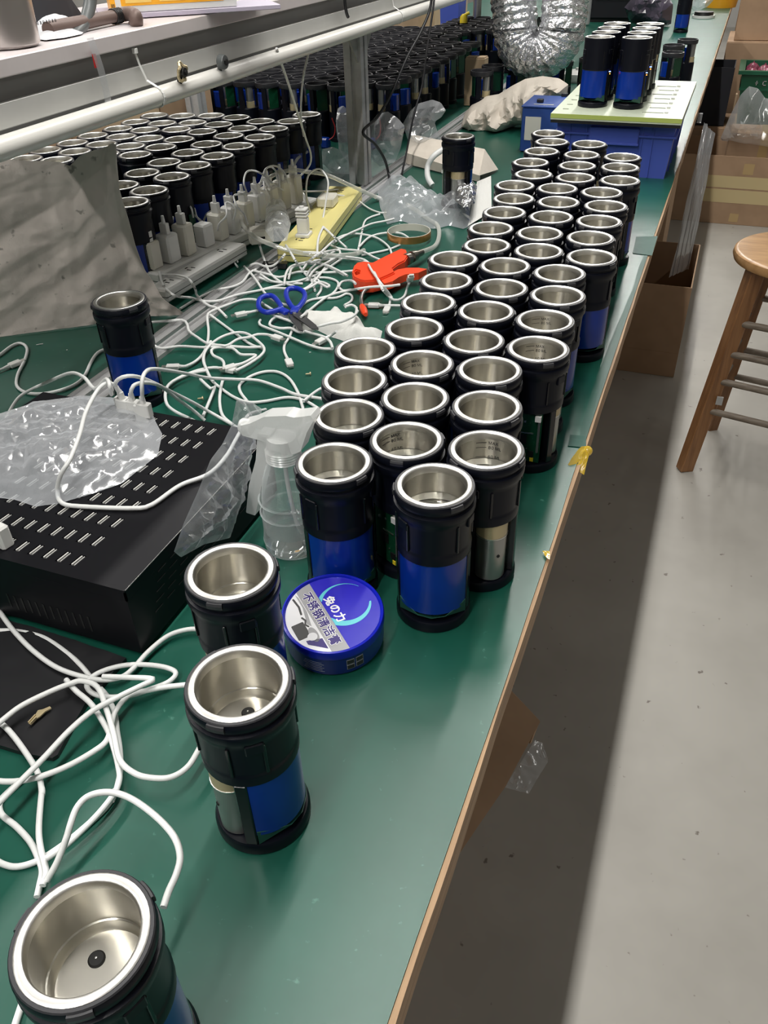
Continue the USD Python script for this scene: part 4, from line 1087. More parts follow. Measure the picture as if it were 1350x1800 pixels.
# print on the lid lies in its own frame: u along the grey band, v across (towards the ears of the lettering)
bd = np.array(at(611, 1128, T + ZL + .006) - at(539, 1024, T + ZL + .006))[:2]
ang = math.degrees(math.atan2(bd[1], bd[0])) - TTURN
def flat(poly, z, mat, name='lid_print', h=.00012, rz=ang, lab=None):
    pl = poly.intersection(disc)
    gs = [q for q in getattr(pl, 'geoms', [pl]) if q.geom_type == 'Polygon' and q.area > 1e-9]
    if gs:
        return part(g, name, rot(prism(shapely.MultiPolygon(gs), h, ZL + z), (0, 0, 1), rz), MAT[mat], smooth=False, label=lab)
flat(disc, 0, 'tin_label', lab='violet blue printed lid disc')
flat(sbox(-.05, -.018, .05, -.0035).buffer(0), .0001, 'tin_grey', 'lid_print', lab='grey band across the lid')
flat(sbox(-.05, -.05, .05, -.018), .0001, 'tin_white', 'lid_print', lab='white picture area of the lid')
ring = Point(-.004, .013).buffer(.0235, 40).difference(Point(-.0055, .0152).buffer(.0205, 40)).intersection(sbox(-.05, -.0033, .05, .05))
flat(ring.intersection(sbox(.004, -.01, .05, .05)), .0001, 'tin_cyan', lab='cyan swoosh on the lid')
flat(ring.intersection(sbox(-.05, -.003, -.016, .05)), .0001, 'tin_cyan')
GL = {}
def glyph(ch):
    ps = []
    for p in GLYPHS[ch].split(';'):
        rings = [[tuple(map(float, q.split(','))) for q in r.split(' ')] for r in p.split('/')]
        pg = Polygon(rings[0], rings[1:]).buffer(0)
        ps.append(pg)
    return shapely.union_all(ps)
def word(txt, size, x, y, adv, bold=0.0):
    out = []
    for i, ch in enumerate(txt):
        q = shapely.affinity.scale(glyph(ch), size / 90, size / 90, origin=(0, 0))
        q = shapely.affinity.translate(q, x + i * adv, y)
        out.append(q.buffer(bold) if bold else q)
    return shapely.union_all(out)
import shapely.affinity
w1 = word('不锈钢清洁膏', .0100, -.0315, -.0145, .0106)
flat(w1.buffer(.00045), .00022, 'tin_white', 'lettering')
flat(w1, .00032, 'tin_violet', 'lettering')
w2 = word('兔の力', .0098, -.0185, .0005, .0104, .00012)
flat(w2, .00022, 'tin_white', 'lettering')
# plain kitchen picture and a plain white patch where the lid had a figure
flat(Polygon([(-.034, -.020), (-.018, -.020), (.0, -.024), (.004, -.0215), (-.012, -.0185), (-.03, -.0185)]), .00022, 'tin_grey')
flat(sbox(-.003, -.036, .012, -.027).buffer(.001), .00022, 'ink')
flat(shapely.affinity.scale(Point(.013, -.0235).buffer(.006), 1.4, .6), .0003, 'tin_grey')
flat(Point(.0145, -.0255).buffer(.0042), .0004, 'tin_white')
flat(LineString([(-.03, -.0235), (-.02, -.0225), (-.012, -.024)]).buffer(.0009), .0003, 'ink')
flat(LineString([(-.008, -.025), (-.004, -.0235), (0, -.0255), (.003, -.0240)]).buffer(.0008), .0003, 'ink')
flat(Polygon([(.02, -.019), (.032, -.019), (.02, -.032), (.016, -.032)]), .0003, 'tin_violet')
for k, (a, b) in enumerate(((-60, 0), (-49, 0), (-60, 1), (-49, 1))):
    f = bx(-.0035, .0035, .0062 + b * .0066, .0120 + b * .0066, 0, .00025)
    for _ in range(2):
        f = f.subdivide()
    part(g, 'side_picture', wrap_flat(f, .0431, 0, a - 6), MAT['tin_grey'], smooth=30)
    f = bx(-.0030, .0030, .0068 + b * .0066, .0114 + b * .0066, .0002, .0004)
    for _ in range(2):
        f = f.subdivide()
    part(g, 'side_picture', wrap_flat(f, .0431, 0, a - 6), MAT['ink'], smooth=30)
for k in range(6):
    f = bx(-.010 + .001 * (k % 3), .009 - .0018 * (k % 2), .0055 + .0023 * k, .0059 + .0023 * k, 0, .0002)
    for _ in range(3):
        f = f.subdivide()
    part(g, 'fine_print', wrap_flat(f, .0431, 0, -108), MAT['ink_grey'], smooth=30)

# ------------------------------------------------------------------ the spray bottle and its wrapping
SX, SY = -.249, .562
g = thing('spray_bottle', 'clear spray bottle with a frosted trigger head beside the bottle group', 'spray bottle', (SX, SY, T))
part(g, 'bottle', lathe([(0, .0015), (.024, 0), (.0285, .002), (.0295, .006), (.0295, .016), (.0285, .024), (.0285, .040), (.0265, .050), (.0262, .062), (.0235, .080), (.0190, .094), (.0160, .100), (.0158, .108)], 48), MAT['pet'], smooth=40)
for z in (.012, .045, .060):
    part(g, 'rib', lathe([(.0282, z - .0012), (.0300, z), (.0282, z + .0012)], 48), MAT['pet'], smooth=40)
part(g, 'liquid', lathe([(0, .002), (.0275, .004), (.0280, .016), (.0272, .0235), (0, .0235)], 40, close=True), MAT['water'], smooth=30)
part(g, 'dip_tube', tube(spline([(0, 0, .11), (.001, 0, .07), (.004, .002, .03), (.008, .004, .005)], .01), .0022, 8), MAT['frost'], smooth=50)
col = [(0.0125, .104)]
for k in range(5):
    col += [(.0172, .1045 + k * .0026), (.0160, .1058 + k * .0026)]
col += [(.0150, .119), (.0138, .128), (0, .130)]
part(g, 'collar', lathe(col, 36), MAT['frost'], smooth=25)
hd = rot(prism(Polygon([(-.036, .000), (-.036, .0085), (-.026, .0125), (-.010, .0225), (.012, .0275), (.020, .0270), (.030, .0300), (.036, .0320), (.038, .0290), (.030, .0150), (.022, -.006), (.012, -.012), (-.008, -.010), (-.016, -.002)]).buffer(.0012, 3), .017), (1, 0, 0), 90)
part(g, 'head', mv(hd, 0, .0085, .128), MAT['frost'], smooth=30)
part(g, 'nozzle', mv(rot(lathe([(0, 0), (.0068, 0), (.0076, .003), (.0076, .010), (.0062, .012), (0, .012)], 24), (0, 1, 0), -90), -.030, 0, .132), MAT['frost'], smooth=35)
tr = rot(prism(Polygon([(-.026, .012), (-.016, .012), (-.022, -.018), (-.033, -.050), (-.044, -.085), (-.052, -.084), (-.044, -.050), (-.032, -.018)]).buffer(.0012, 3), .013), (1, 0, 0), 90)
part(g, 'trigger', mv(tr, .006, .0065, .118), MAT['frost'], smooth=30)
# crumpled bag against the hub side
pl = [(437, 706), (466, 712), (480, 722), (462, 800), (445, 880), (432, 925), (425, 950), (380, 962), (340, 985), (328, 975), (345, 925), (370, 868), (392, 812), (412, 785), (428, 752)]
yz = [on_x(x, y, -.288)[1:] for x, y in pl]
m = pillow([(a - .5, b) for a, b in yz], 0, .016, .0030, 1.1, 60, 12)
v = m.vertices
film2 = trimesh.Trimesh(np.column_stack([-.3015 + v[:, 2], v[:, 0] + .5, np.maximum(v[:, 1], T + .0015)]), m.faces, process=False)
solo('plastic_bag', film2, MAT['film_thin'], 'crumpled clear plastic bag between the spray bottle and the hub', 'plastic bag', smooth=14)
# big bag on the hub
pl = [(-90, 770), (-20, 728), (60, 702), (150, 690), (235, 697), (262, 708), (272, 735), (284, 757), (277, 792), (252, 812), (215, 842), (160, 862), (105, 878), (60, 884), (20, 872), (-30, 868), (-100, 850)]
o = [at(x, y, HZ + .006)[:2] for x, y in pl]
solo('plastic_bag', pillow(o, HZ, .026, .0030, .9, 34, 5, .0008, .004), MAT['film'], 'large crumpled clear plastic bag lying on top of the hub', 'plastic bag', smooth=12)
# ------------------------------------------------------------------ power strips and adapters
def strip_along(name, label, a, b, w, h, mat, sockets, smat='chip'):
    a, b = np.array(a, float), np.array(b, float)
    g = thing(name, label, 'power strip')
    d = (b - a) / np.linalg.norm(b - a)
    s = np.array([-d[1], d[0], 0])
    part(g, 'body', bar(a + (0, 0, h / 2), b + (0, 0, h / 2), w, h, c=.003), MAT[mat], smooth=False)
    part(g, 'seam', bar(a + (0, 0, h * .45) - d * .0003, b + (0, 0, h * .45) + d * .0003, w + .0006, .0012), MAT['hose_grey'], smooth=False)
    for t in sockets:
        c = a + (b - a) * t + (0, 0, h)
        for off, ang in ((-.006, 0), (.006, 0), (0, 1)):
            if ang:
                part(g, 'socket_slot', bar(c + s * .010 - d * .003, c + s * .010 + d * .003, .0022, .0012), MAT[smat], smooth=False)
            else:
                part(g, 'socket_slot', bar(c + d * off - s * .004, c + d * off + s * .004, .0022, .0012), MAT[smat], smooth=False)
    return g
strip_along('power_strip', 'long white power strip standing under the row of white adapters', (-.792, 1.115, T + .004), (-.715, 1.60, T + .004), .052, .026, 'white', (.2, .62))
strip_along('power_strip', 'short white power strip lying beside the scissors and cables', (-.735, 1.055, T + .0065), (-.720, 1.30, T + .0065), .040, .022, 'white', (.15, .4, .8))
strip_along('power_strip', 'cream yellow power strip with plugs lying past the white one', (-.600, 1.300, T + .001), (-.668, 1.690, T + .001), .074, .030, 'cream', (.1, .24, .58, .9))
g = thing('plug_block', 'flat ivory plug pushed into the cream power strip', 'plug', (-.648, 1.55, T + .031), 9)
part(g, 'body', bx(-.018, .018, -.022, .022, 0, .020, .003), MAT['ivory'], smooth=False)
part(g, 'cord', tube(spline([(0, .022, .008), (.004, .05, .006), (.03, .09, -.01)], .01), .0026, 8), MAT['cable'], smooth=50)
g = thing('plug_block', 'white slim plug standing in the near end of the cream strip', 'plug', (-.612, 1.36, T + .031), 9)
part(g, 'body', cat(bx(-.013, .013, -.014, .014, 0, .006, .001), bx(-.010, .010, -.009, .009, .005, .034, .002)), MAT['white'], smooth=False)
part(g, 'grip', cat(*[bx(-.0105, .0105, -.0095, .0095, .036 + k * .0055, .0395 + k * .0055, .0006) for k in range(3)] + [rod((0, 0, .03), (0, 0, .054), .0045, 10)]), MAT['white'], smooth=30)
AD = [((-.792, 1.135), 26, 27, .046, 'ivory'), ((-.782, 1.172), 30, 30, .048, 'white'), ((-.774, 1.212), 30, 27, .054, 'ivory'), ((-.764, 1.262), 28, 26, .040, 'white'), ((-.758, 1.302), 30, 26, .048, 'ivory'), ((-.752, 1.340), 28, 26, .050, 'white'),
      ((-.745, 1.380), 30, 26, .048, 'ivory'), ((-.738, 1.420), 28, 26, .052, 'white'), ((-.733, 1.462), 30, 27, .054, 'ivory'), ((-.727, 1.505), 28, 26, .056, 'ivory'), ((-.720, 1.548), 26, 26, .056, 'ivory')]
for i, ((x, y), w, d, h, mt) in enumerate(AD):
    g = thing('usb_adapter', f'{"ivory" if mt == "ivory" else "white"} charging adapter standing on the power strip, {ORD[i + 1]} in its row', 'adapter', (x, y, T + .0305), -9 + 3 * ((i * 7) % 3), 'adapters on the white power strip')
    part(g, 'body', bx(-w / 2000, w / 2000, -d / 2000, d / 2000, 0, h, .003), MAT[mt], smooth=False)
    part(g, 'front_panel', bx(-w / 2600, w / 2600, -d / 2000 - .0004, -d / 2000 + .001, .006, h - .006), MAT[mt], smooth=False)
    if i not in (3,):
        q = part(g, 'usb_plug', bx(-.0080, .0080, -.0045, .0045, h - .001, h + .018, .001), MAT['white'], smooth=False)
        part(q, 'strain_relief', lathe([(0, h + .0175), (.0036, h + .0175), (.0026, h + .030), (0, h + .030)], 10), MAT['cable'], smooth=40)
g = thing('usb_adapter', 'white adapter in clear wrap lying low before the cream strip', 'adapter', (-.675, 1.31, T + .0300), 35)
part(g, 'body', bx(-.022, .022, -.016, .016, 0, .026, .003), MAT['ivory'], smooth=False)
part(g, 'port', bx(-.006, .006, -.0165, -.015, .010, .014), MAT['slot_dark'], smooth=False)
o = [at(x, y, T + .05)[:2] for x, y in [(468, 372), (500, 360), (512, 400), (505, 430), (480, 432), (466, 410)]]
solo('plastic_bag', pillow(o, T + .056, .02, .005, .8, 60, 31), MAT['film_thin'], 'small crumpled clear wrapper among the white adapters', 'wrapper', smooth=12)
# black wires and a dark connector strip under the tangle
g = thing('connector_strip', 'slim black connector strip half buried under the white cables', 'connector')
c0, c1 = at(462, 466, T + .006), at(506, 466, T + .006)
part(g, 'body', bar(c0, c1, .016, .010, c=.001), MAT['black_gloss'], smooth=False)
part(g, 'label_plate', bar(c0 + (.012, 0, .0053), c1 - (.012, 0, -.0053), .009, .0006), MAT['steel_grey'], smooth=False)

# ------------------------------------------------------------------ the standing crumpled paper
base = np.array([(-1.05, .80), (-.90, .865), (-.79, .95), (-.745, 1.003), (-.688, 1.012), (-.668, 1.03)])
bt = np.array([0, .25, .52, .72, .9, 1.0])
def paper_pt(U, V):
    x = np.interp(U, bt, base[:, 0]); y = np.interp(U, bt, base[:, 1])
    tx = np.interp(U, [0, .42, .62, 1], [-1.02, -.845, -.765, -.722])
    ty = np.interp(U, [0, .42, .62, 1], [.90, 1.005, 1.03, 1.045])
    top = np.interp(U, [0, .28, .47, .50, .545, .60, .72, .80, .84, 1.0], [.231, .236, .229, .222, .236, .243, .247, .252, .250, .246])
    k = V ** 1.0
    # the free end leans back and is torn away in a slope
    cut = np.interp(V, [0, .12, .3, .45, .6, .78, .9, 1], [1.0, .90, .83, .80, .79, .77, .80, .84])
    Ue = U * cut
    x = np.interp(Ue, bt, base[:, 0]) * (1 - k) + np.interp(Ue, [0, .42, .62, 1], [-1.02, -.845, -.765, -.722]) * k
    y = np.interp(Ue, bt, base[:, 1]) * (1 - k) + np.interp(Ue, [0, .42, .62, 1], [.90, 1.005, 1.03, 1.045]) * k
    top = np.interp(Ue, [0, .28, .47, .50, .545, .60, .72, .80, .84, 1.0], [.231, .236, .229, .222, .236, .243, .247, .252, .250, .246])
    z = V * top
    p = np.stack([x, y, z], -1)
    q = p.reshape(-1, 3) * 16
    f = (fold(q, 2, 3) - .6).reshape(U.shape)
    f2 = (meshkit.fbm(q * .35, 3, 9) - .5).reshape(U.shape)
    slope = np.clip((Ue - .62) / .3, 0, 1)
    n = np.array([.55, -.83, 0])
    amp = .007 + .026 * slope
    f3 = (crinkle(np.column_stack([Ue.ravel() * 4.5, V.ravel() * 3.2]), 6, 5, 2) - .5).reshape(U.shape)
    p = p + n * (f * amp + f2 * .03 + f3 * .010)[..., None]
    p[..., 2] = np.maximum(p[..., 2] + .006 * f * (V > .9), .001) + T + .0012
    return p
g = thing('crumpled_paper', 'large crumpled grey paper sheet standing on edge before the bottle block', 'paper')
part(g, 'sheet', sheet(paper_pt, 110, 80, .0006), MAT['paper'], smooth=40)
mk = on_y(143, 562, .962)
part(g, 'black_tape', mv(bar((0, 0, 0), (.007, .004, .0006), .0012, .0016), mk[0], mk[1] - .012, max(mk[2], T + .012)), MAT['chip'], smooth=False)

# ------------------------------------------------------------------ scissors, air gun, glove, tape ring, screws
def inplane(pts_px, z):
    return [at(x, y, z)[:2] for x, y in pts_px]
g = thing('scissors', 'blue handled scissors with dark blades lying on the white cables', 'scissors')
zs = T + .017
def loop_px(L, r, mat, nm, dz=0):
    w = spline([(*at(x, y, zs + dz)[:2], zs + dz) for x, y in L], .004, closed=True)
    return part(g, nm, tube(w, r, 10, closed=True), MAT[mat], smooth=60)
loop_px([(503, 515), (508, 508), (522, 507), (534, 514), (535, 525), (525, 540), (516, 542), (506, 528)], .0042, 'blue_handle', 'handle', .002)
loop_px([(455, 530), (462, 522), (478, 520), (490, 532), (494, 542), (486, 546), (468, 549), (456, 542)], .0042, 'blue_handle', 'handle', .001)
def seg(L, w, mat, nm, h=.003, dz=0):
    a, b = [np.array([*at(x, y, zs + dz)[:2], zs + dz]) for x, y in L]
    return part(g, nm, bar(a, b, w, h, c=h * .25), MAT[mat], smooth=False)
seg([(490, 542), (505, 550)], .012, 'blue_handle', 'shank', .007)
seg([(521, 540), (516, 550)], .013, 'blue_handle', 'shank', .007, .002)
seg([(489, 543), (496, 545)], .0135, 'ivory', 'tape_band', .008)
bl = lambda L, dz, nm: part(g, nm, prism(inplane(L, zs + dz), .0016, zs + dz), MAT['blade'], smooth=False)
bl([(504, 547), (518, 546), (525, 556), (533, 583), (526, 581), (512, 564)], -.002, 'blade')
bl([(512, 548), (524, 546), (540, 560), (556, 573), (560, 580), (548, 579), (530, 566), (516, 556)], .0004, 'blade')
part(g, 'pivot', mv(lathe([(0, 0), (.003, 0), (.0026, .0014), (0, .0016)], 14), *at(518, 552, zs)[:2], zs + .002), MAT['rim'], smooth=30)

g = thing('air_blow_gun', 'orange plastic air blow gun lying beside the bottle group', 'air gun')
zg = T + .006
GP = [(619, 488), (622, 478), (628, 472), (640, 470), (655, 472), (670, 464), (690, 454), (705, 447), (714, 449), (718, 458), (712, 468), (700, 474), (690, 482), (694, 488), (682, 494), (668, 500), (656, 503), (642, 504), (632, 502), (622, 497)]
gp = Polygon(inplane(GP, zg + .012)).buffer(.003).buffer(-.003)
hole_ = Polygon(inplane([(623, 488), (627, 484), (633, 486), (633, 492), (627, 494)], zg + .012))
body = prism(gp.difference(hole_), .024, 0)
inner = cat(prism(gp.difference(hole_).buffer(-.0012), .0215, .0012), prism(gp.difference(hole_), .016, .004))
part(g, 'body', mv(inner, 0, 0, zg), MAT['orange'], smooth=20)
tp = Polygon(inplane([(668, 494), (684, 488), (700, 480), (716, 477), (735, 477), (749, 479), (735, 485), (712, 488), (700, 493), (690, 500), (676, 504)], zg + .012)).buffer(.0012)
part(g, 'trigger', prism(tp, .012, zg + .006), MAT['orange'], smooth=20)
fa, fb = at(713, 457, zg + .014), at(742, 443, zg + .014)
fd = (fb - fa) / np.linalg.norm(fb - fa)
part(g, 'fitting', cat(tube([fa, fa + fd * .010], [.0105, .0105], 16), tube([fa + fd * .010, fa + fd * .018], [.008, .008], 6), tube([fa + fd * .018, fa + fd * .028], [.0098, .0092], 16), tube([fa + fd * .028, fb], [.007, .0055], 14)), MAT['gloss_gun'], smooth=30)
nz = spline([at(655, 500, zg + .012), at(640, 512, zg + .008), at(635, 525, zg + .004), at(637, 540, zg + .002)], .005)
part(g, 'nozzle_tube', tube(nz, .0030, 10), MAT['steel_grey'], smooth=60)
na, nb = at(636, 538, zg + .003), at(643, 553, zg + .003)
part(g, 'nozzle_tip', tube(np.linspace(na, nb, 4), [.0042, .0058, .0056, .0034], 12), MAT['orange'], smooth=50)
w = spline([fb, at(765, 432, T + .012), at(772, 412, T + .010), at(768, 395, T + .008), at(752, 385, T + .006), at(735, 372, T + .012), at(715, 360, T + .02)], .008)
g = thing('air_hose', 'clear air hose curling from the orange blow gun', 'hose')
part(g, 'tube', tube(w, .0042, 10), MAT['hose_clear'], smooth=60)
w = spline([at(660, 346, T + .012), at(618, 327, T + .05), at(575, 308, T + .085), at(540, 302, T + .10), at(514, 299, T + .105), at(485, 306, T + .10), at(462, 320, T + .09), at(443, 338, T + .075), at(428, 360, T + .06), at(424, 385, T + .052), at(432, 402, T + .05), at(458, 422, T + .05), at(510, 440, T + .036), at(565, 449, T + .028), at(620, 447, T + .012), at(640, 440, T + .008)], .008)
g = thing('air_hose', 'clear hose looping high over the white adapters and cream strip', 'hose')
part(g, 'tube', tube(w, .0040, 10), MAT['hose_clear'], smooth=60)
part(g, 'hose_end', tube(np.array([w[0], w[0] + (w[0] - w[3]) * .8]), .0048, 10), MAT['white'], smooth=40)
w = spline([at(548, 262, T + .06), at(522, 280, T + .07), at(517, 305, T + .06), at(530, 335, T + .04), at(545, 362, T + .03), at(560, 385, T + .025)], .008)
g = thing('air_hose', 'thin clear hose bending down beside the tall cable loop', 'hose')
part(g, 'tube', tube(w, .0032, 8), MAT['hose_clear'], smooth=60)

o = inplane([(518, 570), (523, 556), (532, 545), (548, 540), (556, 548), (572, 548), (585, 538), (600, 540), (612, 552), (632, 552), (641, 568), (672, 574), (668, 590), (640, 588), (612, 594), (580, 584), (556, 572), (540, 572), (528, 578)], T + .008)
solo('cotton_glove', pillow(o, T, .022, .004, .7, 34, 41), MAT['cotton'], 'crumpled white cotton glove lying between the scissors and the bottles', 'glove', smooth=40)

g = thing('tape_ring', 'open ring of copper tape standing on the cables', 'tape')
cx, cy = np.array(at(716, 420, T + .006)[:2])
a_, b_ = at(678, 414, T + .006)[:2], at(754, 416, T + .006)[:2]
R_ = np.linalg.norm(np.array(b_) - a_) / 2
part(g, 'outer_band', mv(lathe([(R_ - .0006, 0), (R_, 0), (R_, .0125), (R_ - .0006, .0125)], 48, close=True), cx, cy + .01, T + .006), MAT['copper'], smooth=40)
part(g, 'inner_band', mv(lathe([(R_ - .0022, .0002), (R_ - .0008, .0002), (R_ - .0008, .0132), (R_ - .0022, .0132)], 48, close=True), cx, cy + .01, T + .006), MAT['ivory'], smooth=40)

for (px, py), lab in (((545, 660), 'small bright screw lying on the bench beside the inner bottles'), ((356, 703), 'small bright screw lying among the white cables behind the hub')):
    g = thing('screw', lab, 'screw', (*at(px, py, T)[:2], T + .0027), 30)
    part(g, 'screw_head', rot(lathe([(0, 0), (.0026, 0), (.0026, .0012), (.0012, .0018), (0, .0018)], 14), (0, 1, 0), 90), MAT['brass'], smooth=30)
    part(g, 'shaft', rod((-.006, 0, 0), (0, 0, 0), .0011, 8), MAT['brass'], smooth=30)
for i, ((px, py), L) in enumerate((((70, 606), .010), ((545, 620), .003), ((118, 616), .002))):
    q = at(px, py, T)
    solo('plastic_scrap', place(bx(-L / 2, L / 2, -.0006, .0006, .0002, .0012), (q[0], q[1], T), 40), MAT['white'], ('white sliver of plastic on the bench under the grey paper', 'white speck of plastic on the bench near the inner bottles', 'tiny white speck on the bench near the grey paper')[i], 'scrap', smooth=False)

# ------------------------------------------------------------------ bags, dustpan, cloth behind
o = inplane([(662, 318), (700, 312), (735, 318), (765, 330), (780, 338), (832, 338), (838, 350), (832, 378), (815, 386), (790, 380), (765, 386), (735, 382), (705, 372), (680, 378), (668, 350)], T + .02)
solo('plastic_bag', pillow(o, T, .042, .006, .9, 26, 51, .001), MAT['film'], 'clear crumpled plastic bag lying across the bench by the lone bottle', 'plastic bag', smooth=12)
o = inplane([(800, 340), (828, 332), (838, 345), (834, 376), (815, 384), (800, 372)], T + .02)
solo('foil_scrap', pillow(o, T + .040, .014, .004, 1.0, 70, 52), MAT['foil'], 'shiny crumpled foil scrap inside the clear bag end', 'foil', smooth=8)

def upright_bag(name, px_outline, y, depth, mat, label, seed, fs=30, crease=.9, step=.006, zmin=None):
    """a bag standing on the bench: its outline in an upright plane across the bench at distance y"""
    oz = [on_y(px, py, y) for px, py in px_outline]
    m = pillow([(p[0], p[2]) for p in oz], 0, depth, step, crease, fs, seed)
    v = m.vertices
    z = np.maximum(v[:, 1], (zmin if zmin is not None else T) + .001)
    return solo(name, trimesh.Trimesh(np.column_stack([v[:, 0], y - v[:, 2], z]), m.faces, process=False), mat, label, 'plastic bag', smooth=14)
upright_bag('plastic_bag', [(594, 190), (603, 185), (615, 196), (620, 230), (622, 268), (612, 285), (596, 262), (592, 225)], 1.93, .03, MAT['film'], 'clear plastic bag standing behind the rack post', 61)
upright_bag('plastic_bag', [(652, 215), (664, 200), (682, 196), (700, 208), (712, 222), (704, 262), (694, 285), (668, 292), (656, 280), (650, 250)], 1.93, .05, MAT['film'], 'clear crumpled plastic bag beside the rack post', 62)
upright_bag('plastic_bag', [(708, 218), (720, 196), (735, 182), (760, 175), (775, 180), (784, 194), (776, 206), (764, 214), (768, 228), (775, 245), (745, 262), (716, 244)], 2.08, .05, MAT['film'], 'tall clear plastic bag standing behind the dustpan', 63)
upright_bag('plastic_bag', [(566, 262), (585, 258), (608, 268), (618, 285), (620, 305), (600, 312), (580, 300), (566, 285)], 1.90, .04, MAT['film_grey'], 'grey translucent plastic bag at the foot of the rack post', 64)

g = thing('dustpan', 'white plastic dustpan lying upside down behind the lone bottle', 'dustpan')
q = [at(712, 268, T + .03), at(724, 236, T + .06), at(852, 262, T + .045), at(876, 298, T + .004), at(842, 318, T + .004)]
A0, A1, A2, A3, A4 = [np.array(p) for p in q]
def quad(a, b, c, d, th=.003, nu=6, nv=6):
    return sheet(lambda U, V: a * ((1 - U) * (1 - V))[..., None] + b * (U * (1 - V))[..., None] + c * (U * V)[..., None] + d * ((1 - U) * V)[..., None], nu, nv, th)
part(g, 'pan', quad(A0, A4 + (0, 0, .012), A2, A1), MAT['cloth'], smooth=30)
part(g, 'front_wall', quad(A0 * (1, 1, 0) + (0, 0, T + .004), A4 * (1, 1, 0) + (0, 0, T + .002), A4 + (0, 0, .012), A0), MAT['cloth'], smooth=False)
part(g, 'lip', quad(A4 + (0, 0, .012), A3, A3 + (A2 - A3) * .6, A2), MAT['cloth'], smooth=False)
g = thing('hose_piece', 'white tube arching to the bench beside the lone bottle', 'hose')
part(g, 'tube', tube(spline([at(780, 262, T + .07), at(762, 275, T + .06), at(752, 292, T + .04), at(752, 312, T + .02), at(760, 326, T + .006)], .006), .0065, 12), MAT['cable'], smooth=60)

px = [(802, 226), (806, 208), (820, 190), (845, 176), (868, 172), (890, 158), (915, 145), (945, 140), (975, 144), (992, 155), (990, 172), (975, 190), (950, 206), (935, 224), (900, 228), (880, 240), (850, 248), (820, 242)]
oz = [on_y(x, y, 2.44) for x, y in px]
m = pillow([(p[0], p[2]) for p in oz], 0, .12, .007, .9, 20, 71)
v = m.vertices
solo('cloth_bag', trimesh.Trimesh(np.column_stack([v[:, 0], 2.50 - v[:, 2], np.maximum(v[:, 1], T + .001)]), m.faces, process=False), MAT['cloth'], 'crumpled cream cloth bag heaped under the silver flexible duct', 'cloth bag', smooth=25)
g = thing('paper_scrap', 'folded white paper scrap beside the inner bottle row', 'paper')
q = [np.array(at(*p, T + .004)) for p in [(838, 336), (862, 334), (864, 372), (822, 398)]]
q[0][2] += .02; q[1][2] += .03
part(g, 'sheet', quad(q[0], q[1], q[2], q[3], .0006), MAT['cotton'], smooth=False)

# ------------------------------------------------------------------ silver flexible duct
g = thing('flexible_duct', 'silver pleated flexible duct hanging down in a tight loop', 'duct')
dy, Rd, zc = 2.58, .066, .995
cxd = on_y(947, 45, dy)[0]
ths = np.linspace(np.pi, 2 * np.pi, 34)
cl = [(cxd - Rd - .012 * k, dy + .01 * k, zc + .06 * k) for k in range(36, 0, -1)]
cl += [(cxd + Rd * math.cos(t), dy, zc + Rd * math.sin(t) * 1.12) for t in ths]
cl += [(cxd + Rd - .001 * k, dy + .02 * k, zc + .06 * k) for k in range(1, 37)]
cl = spline(cl, .0030)
s_ = np.concatenate([[0], np.cumsum(np.linalg.norm(np.diff(cl, axis=0), axis=1))])
rr = .059 + .0046 * np.abs(((s_ / .019) % 1) * 2 - 1) ** .8
m = tube(cl, rr, 40)
v = m.vertices
cen = np.vstack([np.repeat(cl, 40, 0), cl[:1], cl[-1:]])
m.vertices = v + (v - cen) * (.14 * (meshkit.noise(v * 95, 4) - .5))[:, None]
part(g, 'duct', m, MAT['foil'], smooth=16)

# ------------------------------------------------------------------ blue box, crate, board
g = thing('blue_box', 'small blue metal box with a white label behind the inner bottles', 'box', (-.345, 2.30, T), 0)
part(g, 'case', bx(-.055, .052, -.09, .05, .002, .105, .002), MAT['box_blue'], smooth=False)
part(g, 'lid', bx(-.057, .054, -.092, .052, .1055, .110, .001), MAT['box_blue'], smooth=False)
part(g, 'label_plate', bx(-.045, -.005, -.0912, -.0902, .03, .085), MAT['ivory'], smooth=False)
for k, x in enumerate((-.02, .025)):
    part(g, 'rubber_foot', bx(x - .008, x + .008, -.05 + .09 * k, -.038 + .09 * k, .110, .118, .001), MAT['chip'], smooth=False)
part(g, 'strip', bx(-.03, .02, -.075, -.066, .1101, .1108), MAT['plaster'], smooth=False)

g = thing('plastic_crate', 'blue plastic crate with ribbed sides carrying the pale board', 'crate', (-.147, 2.235, T))
W2, D2, Hc = .135, .205, .122
def frust(w0, d0, w1, d1, z0, z1):
    p = [(sx * w, sy * d, z) for w, d, z in ((w0, d0, z0), (w1, d1, z1)) for sx in (-1, 1) for sy in (-1, 1)]
    return trimesh.convex.convex_hull(np.array(p))
import manifold3d
def man(m):
    return manifold3d.Manifold(manifold3d.Mesh(np.asarray(m.vertices, np.float32), np.asarray(m.faces, np.uint32)))
outer = man(frust(W2 - .012, D2 - .012, W2 - .003, D2 - .003, 0, Hc))
inner = man(frust(W2 - .016, D2 - .016, W2 - .006, D2 - .006, .004, Hc + .01))
part(g, 'tub', outer - inner, MAT['crate_blue'], smooth=False)
part(g, 'rim', prism(sbox(-W2, -D2, W2, D2).buffer(.003, 4).difference(sbox(-W2 + .006, -D2 + .006, W2 - .006, D2 - .006)), .010, Hc - .010), MAT['crate_blue'], smooth=20)
part(g, 'ledge', prism(sbox(-W2 + .001, -D2 + .001, W2 - .001, D2 - .001).buffer(.002, 4).difference(sbox(-W2 + .009, -D2 + .009, W2 - .009, D2 - .009)), .004, Hc - .034), MAT['crate_blue'], smooth=20)
